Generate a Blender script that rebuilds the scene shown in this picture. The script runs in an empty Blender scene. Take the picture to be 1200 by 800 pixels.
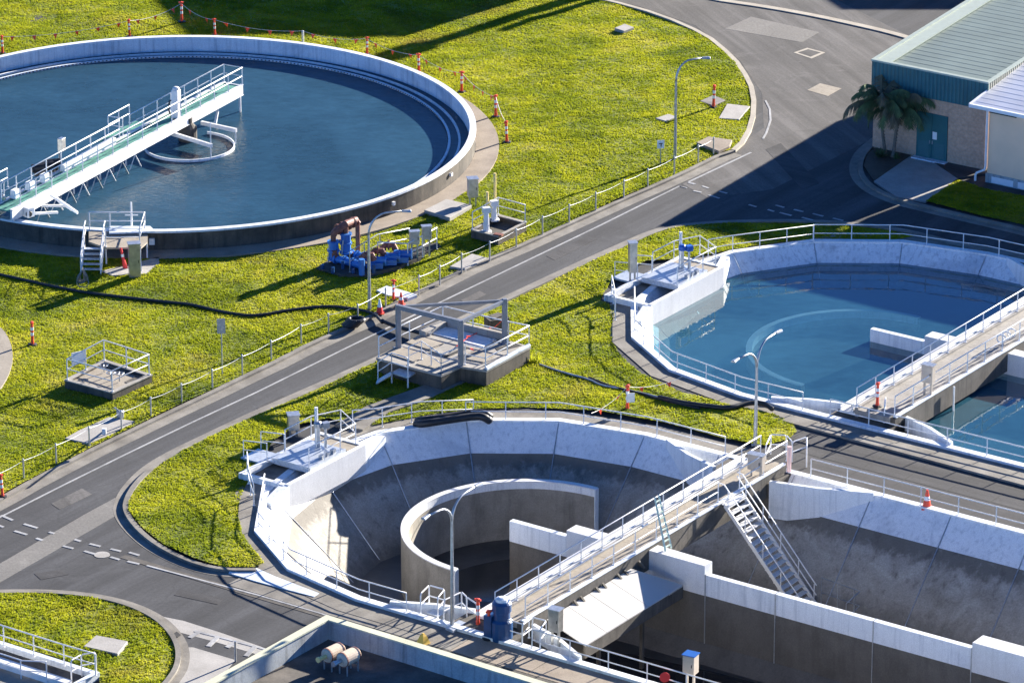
import bpy, bmesh, math, random
import numpy as np
from mathutils import Vector
from mathutils.geometry import delaunay_2d_cdt
random.seed(7); rng = np.random.default_rng(7)
SC = bpy.context.scene
COL = SC.collection
# ------------------------------------------------------------------ camera model (photo pixels -> points of the site)
F, PIT, HC = 5617.0, math.radians(21.2), 90.0
CP, SP = math.cos(PIT), math.sin(PIT)
def P(px, py, z=0.0):
    x, y = px-600.0, 400.0-py
    d = (x, F*CP+y*SP, -F*SP+y*CP); t = (z-HC)/d[2]
    return Vector((d[0]*t, d[1]*t, z))
def proj(p):
    dz = p[2]-HC; dep = p[1]*CP-dz*SP; u = p[1]*SP+dz*CP
    return 600+F*p[0]/dep, 400-F*u/dep
def zat(b, ytop):
    lo, hi = -10.0, 60.0
    for _ in range(50):
        m = (lo+hi)/2
        if proj((b[0], b[1], m))[1] > ytop: lo = m
        else: hi = m
    return lo
SUN_EL, SUN_AZ = 16.5, 46.5      # azimuth counted from +X towards +Y
# ------------------------------------------------------------------ materials
def newmat(name):
    m = bpy.data.materials.new(name); m.use_nodes = True
    nt = m.node_tree; b = nt.nodes['Principled BSDF']
    return m, nt, b
def nd(nt, t, **k):
    n = nt.nodes.new(t)
    for a, v in k.items(): setattr(n, a, v)
    return n
def noise(nt, vec, scale, detail=4, rough=.55, dist=0.0):
    n = nd(nt, 'ShaderNodeTexNoise'); n.inputs['Scale'].default_value = scale
    n.inputs['Detail'].default_value = detail; n.inputs['Roughness'].default_value = rough
    n.inputs['Distortion'].default_value = dist
    nt.links.new(vec, n.inputs['Vector']); return n.outputs['Fac']
def ramp(nt, fac, stops):
    r = nd(nt, 'ShaderNodeValToRGB'); e = r.color_ramp.elements
    while len(e) > 1: e.remove(e[-1])
    e[0].position = stops[0][0]; e[0].color = tuple(stops[0][1])+(1,)
    for p, c in stops[1:]:
        q = e.new(p); q.color = tuple(c)+(1,)
    nt.links.new(fac, r.inputs['Fac']); return r.outputs['Color']
def mix(nt, fac, a, b, mode='MIX'):
    m = nd(nt, 'ShaderNodeMix', data_type='RGBA', blend_type=mode)
    for s, v in ((0, fac), (6, a), (7, b)):
        if isinstance(v, (int, float)): m.inputs[s].default_value = v
        elif isinstance(v, (tuple, list)): m.inputs[s].default_value = tuple(v)+((1,) if len(v) == 3 else ())
        else: nt.links.new(v, m.inputs[s])
    return m.outputs[2]
def position(nt, scale=(1, 1, 1), rot=0.0):
    g = nd(nt, 'ShaderNodeNewGeometry'); mp = nd(nt, 'ShaderNodeMapping')
    mp.inputs['Scale'].default_value = scale; mp.inputs['Rotation'].default_value = (0, 0, rot)
    nt.links.new(g.outputs['Position'], mp.inputs['Vector']); return mp.outputs['Vector']
def bump(nt, b, fac, strength, dist=.02):
    n = nd(nt, 'ShaderNodeBump'); n.inputs['Strength'].default_value = strength; n.inputs['Distance'].default_value = dist
    nt.links.new(fac, n.inputs['Height']); nt.links.new(n.outputs['Normal'], b.inputs['Normal'])
def plain(name, c, rough=.5, metal=0.0, var=.12, scale=3.0):
    m, nt, b = newmat(name)
    f = noise(nt, position(nt), scale, 5)
    lo = [max(0, x*(1-var)) for x in c]; hi = [min(1, x*(1+var)) for x in c]
    nt.links.new(ramp(nt, f, [(.3, lo), (.7, hi)]), b.inputs['Base Color'])
    b.inputs['Roughness'].default_value = rough; b.inputs['Metallic'].default_value = metal
    return m
def concrete(name, c1, c2, stain=(.05, .045, .04), amount=.5, streak=True, rough=.85, fine=14.0, streak_scale=2.2):
    m, nt, b = newmat(name)
    pos = position(nt)
    base = ramp(nt, noise(nt, pos, .8, 6, .6), [(.3, c1), (.7, c2)])
    sp = ramp(nt, noise(nt, pos, fine, 4, .7), [(.3, (.78,)*3), (.7, (1.12,)*3)])
    col = mix(nt, 1.0, base, sp, 'MULTIPLY')
    if streak:
        sv = position(nt, (streak_scale, streak_scale, .16))
        s = noise(nt, sv, 1.5, 6, .62)
        f = nd(nt, 'ShaderNodeMapRange'); f.inputs[1].default_value = .5; f.inputs[2].default_value = .78
        f.inputs[3].default_value = 0; f.inputs[4].default_value = amount; nt.links.new(s, f.inputs[0])
        col = mix(nt, f.outputs[0], col, stain)
    bl = noise(nt, pos, .35, 5, .65, .6)
    f2 = nd(nt, 'ShaderNodeMapRange'); f2.inputs[1].default_value = .52; f2.inputs[2].default_value = .75
    f2.inputs[3].default_value = 0; f2.inputs[4].default_value = amount*.7; nt.links.new(bl, f2.inputs[0])
    col = mix(nt, f2.outputs[0], col, stain)
    nt.links.new(col, b.inputs['Base Color']); b.inputs['Roughness'].default_value = rough
    bump(nt, b, noise(nt, pos, 9, 6, .7), .35, .02)
    return m
ROADDIR = (P(600, 314)-P(75, 568)); ROADANG = math.atan2(ROADDIR.y, ROADDIR.x)
def asphalt(name, c1, c2, rot=ROADANG, streak=True):
    m, nt, b = newmat(name)
    pos = position(nt)
    col = ramp(nt, noise(nt, pos, .16, 6, .6, .5), [(.3, c1), (.7, c2)])
    if streak:
        st = position(nt, (1, 1, 1), -rot)
        mp = nd(nt, 'ShaderNodeMapping'); mp.inputs['Scale'].default_value = (.045, .8, 1); nt.links.new(st, mp.inputs['Vector'])
        s = ramp(nt, noise(nt, mp.outputs['Vector'], 1.0, 6, .65), [(.3, (.52,)*3), (.5, (1.0,)*3), (.72, (1.75,)*3)])
        col = mix(nt, .85, col, s, 'MULTIPLY')
    sp = ramp(nt, noise(nt, pos, 7, 8, .85), [(.3, (.6,)*3), (.7, (1.35,)*3)])
    col = mix(nt, 1.0, col, sp, 'MULTIPLY')
    lt = noise(nt, pos, .55, 6, .7, 1.2)
    f2 = nd(nt, 'ShaderNodeMapRange'); f2.inputs[1].default_value = .56; f2.inputs[2].default_value = .8
    f2.inputs[3].default_value = 0; f2.inputs[4].default_value = .5; nt.links.new(lt, f2.inputs[0])
    col = mix(nt, f2.outputs[0], col, [min(1, x*1.8) for x in c2])
    v = nd(nt, 'ShaderNodeTexVoronoi', feature='DISTANCE_TO_EDGE'); v.inputs['Scale'].default_value = .16
    wv = nd(nt, 'ShaderNodeVectorMath', operation='ADD')
    nz = nd(nt, 'ShaderNodeTexNoise'); nz.inputs['Scale'].default_value = .6; nz.inputs['Detail'].default_value = 5
    nt.links.new(pos, nz.inputs['Vector']); nt.links.new(pos, wv.inputs[0]); nt.links.new(nz.outputs['Color'], wv.inputs[1])
    nt.links.new(wv.outputs[0], v.inputs['Vector'])
    cr = nd(nt, 'ShaderNodeMapRange'); cr.inputs[1].default_value = .002; cr.inputs[2].default_value = .007
    cr.inputs[3].default_value = .22; cr.inputs[4].default_value = 0; nt.links.new(v.outputs['Distance'], cr.inputs[0])
    col = mix(nt, cr.outputs[0], col, [x*.45 for x in c1])
    nt.links.new(col, b.inputs['Base Color']); b.inputs['Roughness'].default_value = .82
    b.inputs['Specular IOR Level'].default_value = .3
    bump(nt, b, noise(nt, pos, 16, 4, .8), .5, .015)
    return m
M = {}
M['asphalt'] = asphalt('asphalt', (.043, .044, .047), (.061, .062, .065))
M['asphalt_yard'] = asphalt('yard asphalt', (.080, .076, .072), (.112, .106, .100), math.radians(110))
M['asphalt_dark'] = asphalt('dark paving', (.040, .040, .042), (.062, .060, .060), math.radians(-35))
M['patch'] = asphalt('trench patch', (.15, .143, .13), (.20, .19, .172), streak=False)
M['kerb'] = concrete('kerb concrete', (.13, .118, .10), (.27, .25, .215), amount=.75, streak=False)
M['kerb_pale'] = concrete('pale kerb', (.34, .30, .24), (.46, .42, .34), amount=.25, streak=False)
M['concrete'] = concrete('concrete', (.27, .25, .22), (.38, .355, .315), amount=.45)
M['slab'] = concrete('slab concrete', (.30, .285, .26), (.42, .40, .37), amount=.35, streak=False)
M['concrete_tan'] = concrete('tan concrete', (.27, .235, .185), (.36, .315, .25), stain=(.12, .10, .075), amount=.45)
M['apron'] = concrete('apron concrete', (.23, .185, .14), (.33, .275, .215), amount=.45, streak=False)
M['concrete_dark'] = concrete('weathered concrete', (.05, .045, .038), (.125, .112, .095), stain=(.014, .012, .01), amount=.85, streak_scale=3)
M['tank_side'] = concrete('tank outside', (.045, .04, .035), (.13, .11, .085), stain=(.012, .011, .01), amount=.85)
M['wall_dark'] = concrete('channel wall', (.10, .09, .076), (.15, .135, .115), stain=(.045, .04, .033), amount=.45, streak_scale=1.2)
M['slope'] = concrete('slope concrete', (.21, .192, .16), (.34, .315, .27), stain=(.07, .062, .05), amount=.55, streak_scale=1.0)
def slopemat():
    m, nt, b = newmat('tide marked concrete'); pos = position(nt)
    base = ramp(nt, noise(nt, pos, .55, 7, .68, .8), [(.3, (.24, .22, .185)), (.5, (.33, .31, .27)), (.7, (.42, .40, .355))])
    sp = ramp(nt, noise(nt, pos, 12, 5, .75), [(.3, (.7,)*3), (.7, (1.2,)*3)]); col = mix(nt, 1.0, base, sp, 'MULTIPLY')
    z = nd(nt, 'ShaderNodeSeparateXYZ'); nt.links.new(position(nt), z.inputs[0])
    ad = nd(nt, 'ShaderNodeMath', operation='MULTIPLY_ADD'); nt.links.new(noise(nt, position(nt, (1.6, 1.6, .5)), 1.2, 6, .7), ad.inputs[0]); ad.inputs[1].default_value = 1.5; nt.links.new(z.outputs[2], ad.inputs[2])
    def band(lo, hi, amt, c, col):
        f = nd(nt, 'ShaderNodeMapRange', interpolation_type='SMOOTHSTEP'); f.inputs[1].default_value = lo; f.inputs[2].default_value = hi; f.inputs[3].default_value = 0; f.inputs[4].default_value = amt
        nt.links.new(ad.outputs[0], f.inputs[0]); return mix(nt, f.outputs[0], col, c)
    col = band(-1.25, -.75, .8, (.095, .085, .07), col); col = band(-2.4, -3.6, .75, (.11, .10, .085), col)
    st = noise(nt, position(nt, (1.5, 1.5, .18)), 1.4, 6, .65)
    f = nd(nt, 'ShaderNodeMapRange'); f.inputs[1].default_value = .56; f.inputs[2].default_value = .74; f.inputs[3].default_value = 0; f.inputs[4].default_value = .7; nt.links.new(st, f.inputs[0])
    col = mix(nt, f.outputs[0], col, (.07, .06, .05))
    f = nd(nt, 'ShaderNodeMapRange'); f.inputs[1].default_value = .40; f.inputs[2].default_value = .25; f.inputs[3].default_value = 0; f.inputs[4].default_value = .28; nt.links.new(noise(nt, pos, .9, 6, .7, .8), f.inputs[0])
    col = mix(nt, f.outputs[0], col, (.55, .54, .52))
    nt.links.new(col, b.inputs['Base Color']); b.inputs['Roughness'].default_value = .8; bump(nt, b, noise(nt, pos, 7, 6, .7), .4, .03); return m
M['slope_tide'] = slopemat()
M['floor_wet'] = concrete('wet floor', (.035, .034, .032), (.085, .08, .072), stain=(.015, .015, .016), amount=.8, streak=False, rough=.35)
M['paint'] = concrete('white paint', (.72, .75, .77), (.80, .82, .83), stain=(.27, .31, .36), amount=.6, rough=.6, fine=25, streak_scale=3)
M['paint_clean'] = concrete('fresh white paint', (.66, .66, .65), (.74, .74, .73), stain=(.40, .40, .38), amount=.3, rough=.55, fine=25)
M['paint_old'] = concrete('old white paint', (.60, .67, .73), (.76, .80, .83), stain=(.15, .20, .27), amount=.75, rough=.6, fine=20, streak_scale=3)
M['rail'] = plain('aluminium rail', (.70, .70, .69), .42, .0, .08)
M['galv'] = plain('galvanised steel', (.42, .44, .46), .42, .7, .2, 6)
M['steel'] = plain('stainless steel', (.46, .45, .42), .33, .8, .2, 4)
M['frame_steel'] = plain('painted grey steel', (.20, .215, .24), .5, .2, .15)
M['orange'] = plain('orange plastic', (.85, .075, .03), .45, 0, .08)
M['red'] = plain('red plastic', (.72, .03, .03), .45, 0, .1)
M['white'] = plain('white reflective', (.8, .8, .78), .4, 0, .05)
M['black'] = plain('black rubber', (.014, .014, .015), .5, 0, .3)
M['dark'] = plain('dark void', (.02, .02, .02), .8, 0, .3)
M['blue'] = plain('blue enamel', (.018, .11, .42), .4, 0, .25, 5)
M['navy'] = plain('navy plastic', (.012, .06, .17), .35, 0, .15)
M['rust'] = plain('red brown pipe', (.20, .072, .048), .6, 0, .35, 6)
M['green'] = plain('green grating', (.07, .24, .19), .7, 0, .25, 8)
M['palegreen'] = plain('pale fibreglass', (.45, .55, .47), .6, 0, .1)
M['yellow'] = plain('yellow plastic', (.80, .48, .06), .5, 0, .1)
M['yellow_pipe'] = plain('pale yellow pipe', (.78, .60, .24), .5, 0, .1)
M['beige'] = plain('beige enamel', (.42, .36, .29), .55, 0, .1)
M['blueglass'] = plain('blue lid', (.05, .16, .45), .25, .3, .1)
M['marking'] = concrete('line paint', (.26, .26, .26), (.46, .46, .45), stain=(.09, .09, .09), amount=.9, streak=False, rough=.7, fine=9)
M['plate'] = plain('checker plate', (.52, .56, .60), .45, .5, .18, 7)
M['hoodmat'] = plain('hood sheet', (.42, .41, .39), .5, .0, .06, .6)
M['pebble'] = concrete('gravel', (.12, .11, .10), (.30, .28, .26), amount=.6, streak=False, fine=6)
M['soil'] = concrete('soil', (.05, .038, .028), (.11, .085, .06), amount=.5, streak=False, fine=8)
def algaemat():
    m, nt, b = newmat('algae stained paint')
    f = noise(nt, position(nt, (1.2, 1.2, .3)), 1.3, 6, .65)
    nt.links.new(ramp(nt, f, [(.38, (.62, .66, .66)), (.5, (.30, .32, .20)), (.64, (.33, .30, .04)), (.8, (.10, .12, .05))]), b.inputs['Base Color'])
    b.inputs['Roughness'].default_value = .5; return m
M['algae'] = algaemat()
def cladding(name, c, ang, pitch):
    m, nt, b = newmat(name)
    pos = position(nt, (1, 1, 1), -ang)
    w = nd(nt, 'ShaderNodeTexWave'); w.inputs['Scale'].default_value = 1/pitch*.314*1.0; w.inputs['Distortion'].default_value = 0
    nt.links.new(pos, w.inputs['Vector'])
    col = ramp(nt, w.outputs['Fac'], [(0, [x*.72 for x in c]), (.25, c), (1, [x*1.08 for x in c])])
    d = ramp(nt, noise(nt, position(nt), .7, 5, .6), [(.3, (.8,)*3), (.7, (1.1,)*3)])
    nt.links.new(mix(nt, 1, col, d, 'MULTIPLY'), b.inputs['Base Color'])
    b.inputs['Roughness'].default_value = .5; bump(nt, b, w.outputs['Fac'], .7, .04)
    return m
GA = math.radians(-34.5)
M['teal'] = cladding('teal cladding', (.022, .125, .145), GA, .25)
M['olive'] = cladding('olive cladding', (.16, .17, .14), math.radians(57), .25)
M['teal_door'] = plain('teal paint', (.018, .12, .125), .5, 0, .06)
M['roofgreen'] = plain('green grey roof sheet', (.17, .215, .185), .55, .0, .12, .5)
M['trim'] = plain('pale green trim', (.40, .45, .37), .5, 0, .08)
M['roofgrey'] = plain('zinc roof sheet', (.50, .52, .58), .45, .1, .10, .7)
M['fascia'] = plain('white fascia', (.72, .74, .76), .5, 0, .04)
M['render'] = plain('beige render', (.80, .58, .40), .85, 0, .05, 1.0)
M['cream'] = concrete('cream capping', (.50, .50, .36), (.62, .62, .46), stain=(.25, .25, .18), amount=.3, streak=False)
M['parapet'] = concrete('parapet paint', (.30, .34, .36), (.46, .48, .48), stain=(.06, .065, .07), amount=.7)
M['roofmembrane'] = concrete('roof slab', (.055, .05, .045), (.17, .15, .13), stain=(.02, .02, .022), amount=.85, streak=False)
def brickmat():
    m, nt, b = newmat('brick')
    g = position(nt, (1, 1, 1), -GA)
    s = nd(nt, 'ShaderNodeSeparateXYZ'); nt.links.new(g, s.inputs[0])
    c = nd(nt, 'ShaderNodeCombineXYZ'); nt.links.new(s.outputs[0], c.inputs[0]); nt.links.new(s.outputs[2], c.inputs[1])
    t = nd(nt, 'ShaderNodeTexBrick'); t.inputs['Scale'].default_value = 1.0
    t.inputs['Brick Width'].default_value = .39; t.inputs['Row Height'].default_value = .19; t.inputs['Mortar Size'].default_value = .012
    t.inputs['Color1'].default_value = (.58, .37, .25, 1); t.inputs['Color2'].default_value = (.52, .33, .22, 1); t.inputs['Mortar'].default_value = (.50, .36, .27, 1)
    nt.links.new(c.outputs[0], t.inputs['Vector'])
    d = ramp(nt, noise(nt, position(nt), 6, 5, .6), [(.3, (.8,)*3), (.7, (1.15,)*3)])
    nt.links.new(mix(nt, 1, t.outputs['Color'], d, 'MULTIPLY'), b.inputs['Base Color']); b.inputs['Roughness'].default_value = .9
    return m
M['brick'] = brickmat()
def grassmat(name, dark):
    m, nt, b = newmat(name)
    pos = position(nt)
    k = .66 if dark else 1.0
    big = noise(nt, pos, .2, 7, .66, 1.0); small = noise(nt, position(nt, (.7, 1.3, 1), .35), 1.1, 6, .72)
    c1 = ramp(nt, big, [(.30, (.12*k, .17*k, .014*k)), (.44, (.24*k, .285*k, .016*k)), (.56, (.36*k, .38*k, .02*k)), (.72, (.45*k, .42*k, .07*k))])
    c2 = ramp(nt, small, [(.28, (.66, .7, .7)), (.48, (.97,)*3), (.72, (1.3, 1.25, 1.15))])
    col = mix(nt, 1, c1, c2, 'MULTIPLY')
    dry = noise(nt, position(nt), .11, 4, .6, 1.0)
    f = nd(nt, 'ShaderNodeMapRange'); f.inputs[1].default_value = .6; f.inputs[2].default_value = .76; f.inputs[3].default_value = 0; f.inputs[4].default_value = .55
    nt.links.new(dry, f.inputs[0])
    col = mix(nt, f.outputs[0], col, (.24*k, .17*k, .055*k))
    nt.links.new(col, b.inputs['Base Color']); b.inputs['Roughness'].default_value = .7
    b.inputs['Specular IOR Level'].default_value = .15
    if not dark:
        tr = nd(nt, 'ShaderNodeBsdfTranslucent'); nt.links.new(col, tr.inputs['Color'])
        ms = nd(nt, 'ShaderNodeMixShader'); ms.inputs[0].default_value = .55
        nt.links.new(b.outputs[0], ms.inputs[1]); nt.links.new(tr.outputs[0], ms.inputs[2])
        nt.links.new(ms.outputs[0], nt.nodes['Material Output'].inputs['Surface'])
    else:
        bump(nt, b, noise(nt, pos, 5, 6, .75), 1.0, .12)
    return m
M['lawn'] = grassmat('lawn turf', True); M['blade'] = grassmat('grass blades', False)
def watermat(name, tint, murk, rough=.04, wave=.35, wscale=1.4, op=.55, spec=(1, 1, 1)):
    m, nt, b = newmat(name)
    nt.nodes.remove(b)
    tr = nd(nt, 'ShaderNodeBsdfTransparent'); tr.inputs['Color'].default_value = tuple(tint)+(1,)
    df = nd(nt, 'ShaderNodeBsdfDiffuse')
    c_ = ramp(nt, noise(nt, position(nt), .12, 4, .5, .6), [(.35, [x*.82 for x in murk]), (.65, [x*1.18 for x in murk])])
    c_ = mix(nt, 1.0, c_, ramp(nt, noise(nt, position(nt, (.8, 1.5, 1), .3), 1.5, 6, .7, .3), [(.32, (.84,)*3), (.5, (1.0,)*3), (.7, (1.2,)*3)]), 'MULTIPLY')
    nt.links.new(mix(nt, ramp(nt, noise(nt, position(nt, (.5, 1, 1), .5), .8, 7, .75, 1.5), [(.66, (0, 0, 0)), (.78, (.22,)*3)]), c_, (.22, .25, .24)), df.inputs['Color'])
    body = nd(nt, 'ShaderNodeMixShader'); body.inputs[0].default_value = op
    nt.links.new(tr.outputs[0], body.inputs[1]); nt.links.new(df.outputs[0], body.inputs[2])
    gl = nd(nt, 'ShaderNodeBsdfGlossy'); gl.inputs['Roughness'].default_value = rough; gl.inputs['Color'].default_value = tuple(spec)+(1,)
    fr = nd(nt, 'ShaderNodeFresnel'); fr.inputs['IOR'].default_value = 1.40
    ms = nd(nt, 'ShaderNodeMixShader')
    geo = nd(nt, 'ShaderNodeNewGeometry'); inv = nd(nt, 'ShaderNodeMath', operation='SUBTRACT'); inv.inputs[0].default_value = 1; nt.links.new(geo.outputs['Backfacing'], inv.inputs[1])
    mu = nd(nt, 'ShaderNodeMath', operation='MULTIPLY'); nt.links.new(fr.outputs[0], mu.inputs[0]); nt.links.new(inv.outputs[0], mu.inputs[1])
    nt.links.new(mu.outputs[0], ms.inputs[0]); nt.links.new(body.outputs[0], ms.inputs[1]); nt.links.new(gl.outputs[0], ms.inputs[2])
    bp = nd(nt, 'ShaderNodeBump'); bp.inputs['Strength'].default_value = wave; bp.inputs['Distance'].default_value = .05
    nt.links.new(noise(nt, position(nt, (1, 1.6, 1), .4), wscale, 3, .55, .4), bp.inputs['Height'])
    nt.links.new(bp.outputs['Normal'], gl.inputs['Normal'])
    nt.links.new(ms.outputs[0], nt.nodes['Material Output'].inputs['Surface'])
    return m
M['water_tank'] = watermat('clarifier water', (.25, .5, .6), (.029, .077, .122), .05, 1.0, 2.6, .85, (.52, .48, .42))
M['water_ditch'] = watermat('ditch water', (.60, .84, .92), (.029, .102, .152), .012, .09, .9, .60, (1, 1, 1))
M['murk'] = plain('murky bottom', (.010, .045, .055), .9, 0, .2, .3)
# ------------------------------------------------------------------ mesh builder
class MB:
    def __init__(s): s.v = []; s.f = []
    def add(s, vs, fs):
        o = len(s.v); s.v += [tuple(x) for x in vs]; s.f += [tuple(i+o for i in f) for f in fs]; return s
    def prism(s, pts, z0, z1):
        n = len(pts)
        f0 = z0 if callable(z0) else (lambda p: z0)
        f1 = z1 if callable(z1) else (lambda p: z1)
        vs = [(p[0], p[1], f0(p)) for p in pts]+[(p[0], p[1], f1(p)) for p in pts]
        fs = [tuple(range(n))[::-1], tuple(range(n, 2*n))]+[(i, (i+1) % n, n+(i+1) % n, n+i) for i in range(n)]
        return s.add(vs, fs)
    def hexa(s, b, t):
        vs = list(b)+list(t)
        return s.add(vs, [(3, 2, 1, 0), (4, 5, 6, 7), (0, 1, 5, 4), (1, 2, 6, 5), (2, 3, 7, 6), (3, 0, 4, 7)])
    def box(s, c, size, ang=0.0):
        ca, sa = math.cos(ang), math.sin(ang); hx, hy, hz = (q/2 for q in size)
        q = [(c[0]+x*ca-y*sa, c[1]+x*sa+y*ca) for x, y in ((-hx, -hy), (hx, -hy), (hx, hy), (-hx, hy))]
        return s.prism(q, c[2]-hz, c[2]+hz)
    def boxb(s, c, size, ang=0.0):      # c = middle of the bottom face
        return s.box((c[0], c[1], c[2]+size[2]/2), size, ang)
    def bar(s, a, b, w, h):             # rectangular bar from a to b, width across, height in z
        a, b = Vector(a), Vector(b); d = b-a; n = Vector((-d.y, d.x, 0))
        n = n.normalized()*w/2 if n.length > 1e-6 else Vector((w/2, 0, 0))
        if Vector((d.x, d.y)).length < 1e-4:
            return s.box((a+b)/2, (w, h, abs(d.z)))
        z = Vector((0, 0, h/2))
        return s.hexa([a-n-z, a+n-z, b+n-z, b-n-z], [a-n+z, a+n+z, b+n+z, b-n+z])
    def tube(s, pts, r, n=8, closed=False, caps=True):
        pts = [Vector(p) for p in pts]; m = len(pts); rs = r if isinstance(r, (list, tuple)) else [r]*m
        rings = []; prev = None
        for i, p in enumerate(pts):
            if closed: t = pts[(i+1) % m]-pts[i-1]
            else: t = pts[min(i+1, m-1)]-pts[max(i-1, 0)]
            t = t.normalized()
            if prev is None:
                a = Vector((0, 0, 1)) if abs(t.z) < .9 else Vector((1, 0, 0))
            else: a = prev
            x = t.cross(a).normalized(); y = x.cross(t).normalized(); prev = y
            rings.append([p+(x*math.cos(2*math.pi*k/n)+y*math.sin(2*math.pi*k/n))*rs[i] for k in range(n)])
        vs = [q for rg in rings for q in rg]; fs = []
        for i in range(m if closed else m-1):
            j = (i+1) % m
            for k in range(n): fs.append((i*n+k, i*n+(k+1) % n, j*n+(k+1) % n, j*n+k))
        if not closed and caps: fs += [tuple(range(n))[::-1], tuple((m-1)*n+k for k in range(n))]
        return s.add(vs, fs)
    def lathe(s, c, prof, n=24):        # prof: (r, z) list; closed with caps
        vs = []; fs = []
        for r, z in prof: vs += [(c[0]+r*math.cos(2*math.pi*k/n), c[1]+r*math.sin(2*math.pi*k/n), c[2]+z) for k in range(n)]
        for i in range(len(prof)-1):
            for k in range(n): fs.append((i*n+k, i*n+(k+1) % n, (i+1)*n+(k+1) % n, (i+1)*n+k))
        fs += [tuple(range(n))[::-1], tuple((len(prof)-1)*n+k for k in range(n))]
        return s.add(vs, fs)
    def ringwall(s, c, ri, ro, z0, z1, n=128, a0=0.0, a1=2*math.pi):
        full = abs(a1-a0-2*math.pi) < 1e-6; m = n if full else n+1
        A = [a0+(a1-a0)*k/n for k in range(m)]; vs = []
        for r, z in ((ri, z0), (ro, z0), (ro, z1), (ri, z1)):
            vs += [(c[0]+r*math.cos(a), c[1]+r*math.sin(a), z) for a in A]
        fs = []
        for j in range(4):
            for k in range(n):
                k2 = (k+1) % m; j2 = (j+1) % 4
                fs.append((j*m+k, j*m+k2, j2*m+k2, j2*m+k))
        if not full: fs += [(0, m, 2*m, 3*m), (m-1, 4*m-1, 3*m-1, 2*m-1)]
        return s.add(vs, fs)
    def disc(s, c, r, z, n=96):
        return s.add([(c[0]+r*math.cos(2*math.pi*k/n), c[1]+r*math.sin(2*math.pi*k/n), z) for k in range(n)], [tuple(range(n))])
    def quad(s, *q): return s.add(q, [tuple(range(len(q)))])
    def build(s, name, mat, parent=None, loc=None, smooth=False, fix=True, bevel=0.0):
        me = bpy.data.meshes.new(name)
        if parent is not None: o = abs_loc(parent)
        else: o = Vector(loc) if loc is not None else Vector((0, 0, 0))
        me.from_pydata([(x-o.x, y-o.y, z-o.z) for x, y, z in s.v], [], s.f)
        bm = bmesh.new(); bm.from_mesh(me)
        if bevel:
            bmesh.ops.recalc_face_normals(bm, faces=bm.faces)
            bmesh.ops.bevel(bm, geom=bm.edges, offset=bevel, segments=1, affect='EDGES', clamp_overlap=True)
        if fix: bmesh.ops.recalc_face_normals(bm, faces=bm.faces)
        bm.to_mesh(me); bm.free()
        me.materials.append(M[mat] if isinstance(mat, str) else mat)
        if smooth: me.shade_smooth()
        ob = bpy.data.objects.new(name, me); COL.objects.link(ob)
        if parent is not None: ob.parent = parent
        else: ob.location = o
        return ob
def abs_loc(o):
    l = Vector(o.location)
    while o.parent is not None: o = o.parent; l = l+Vector(o.location)
    return l
def tag(o, label, cat, group=None, kind=None):
    if label: o['label'] = label
    if cat: o['category'] = cat
    if group: o['group'] = group
    if kind: o['kind'] = kind
    return o
def thing(name, label, cat, loc=(0, 0, 0), group=None):
    o = bpy.data.objects.new(name, None); o.empty_display_size = .3; COL.objects.link(o)
    o.location = loc; return tag(o, label, cat, group)
def struct(mb, name, mat, kind='structure', **k):
    o = mb.build(name, mat, **k); o['kind'] = kind; return o
def copy_tree(o, parent=None):
    c = o.copy(); COL.objects.link(c); c.parent = parent
    for ch in list(o.children): copy_tree(ch, c)
    return c
def pl(pts, z=0.0): return [P(x, y, z) for x, y in pts]
def resample(pts, step, closed=False):
    pts = [Vector(p) for p in pts]
    if closed: pts = pts+[pts[0]]
    L = [0]
    for a, b in zip(pts, pts[1:]): L.append(L[-1]+(b-a).length)
    n = max(1, round(L[-1]/step)); out = []
    for k in range(n+(0 if closed else 1)):
        t = L[-1]*k/n; i = 0
        while i < len(L)-2 and L[i+1] < t: i += 1
        f = (t-L[i])/max(1e-9, L[i+1]-L[i]); out.append(pts[i].lerp(pts[i+1], f))
    return out
def smooth_poly(pts, it=2, closed=True):
    pts = [Vector(p) for p in pts]
    for _ in range(it):
        o = []; n = len(pts)
        for i in range(n if closed else n-1):
            a, b = pts[i], pts[(i+1) % n]
            o += [a.lerp(b, .25), a.lerp(b, .75)]
        if not closed: o = [pts[0]]+o+[pts[-1]]
        pts = o
    return pts
def inside(px, py, poly):
    poly = np.array([(p[0], p[1]) for p in poly]); r = np.zeros(len(px), bool); j = len(poly)-1
    for i in range(len(poly)):
        xi, yi = poly[i]; xj, yj = poly[j]
        if yi != yj:
            r ^= ((yi > py) != (yj > py)) & (px < (xj-xi)*(py-yi)/(yj-yi)+xi)
        j = i
    return r
# railing: posts are their own meshes; post_sp or explicit posts
def railing(name, label, cat, pts, h=1.05, sp=1.9, parent=None, mat='rail', r=.028, closed=False, corners=False, group=None, mids=(.52,), drop_ends=False):
    pts = [Vector(p) for p in pts]
    path = pts+[pts[0]] if closed else pts
    if parent is None: root = thing(name, label, cat, pts[0], group)
    up = Vector((0, 0, h))
    rails = MB(); rails.tube([p+up for p in path], r, 6)
    mid = MB()
    for m_ in mids: mid.tube([p+up*m_ for p in path], r*.85, 6)
    if parent is None:
        rails.build('top_rail', mat, root, smooth=True); host = root
    else:
        host = rails.build('railing', mat, parent, smooth=True)
    mid.build('mid_rail', mat, host, smooth=True)
    if corners:
        posts = []
        for a, b in zip(path, path[1:]):
            q = resample([a, b], sp); posts += q[:-1]
        if not closed: posts.append(path[-1])
    else: posts = resample(path[:-1] if closed else path, sp, closed)
    for p in posts:
        m_ = MB(); m_.tube([p, p+up], r*1.05, 6); m_.box((p.x, p.y, p.z+.012), (.12, .12, .02))
        m_.build('post', mat, host, smooth=False)
    return host
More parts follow.
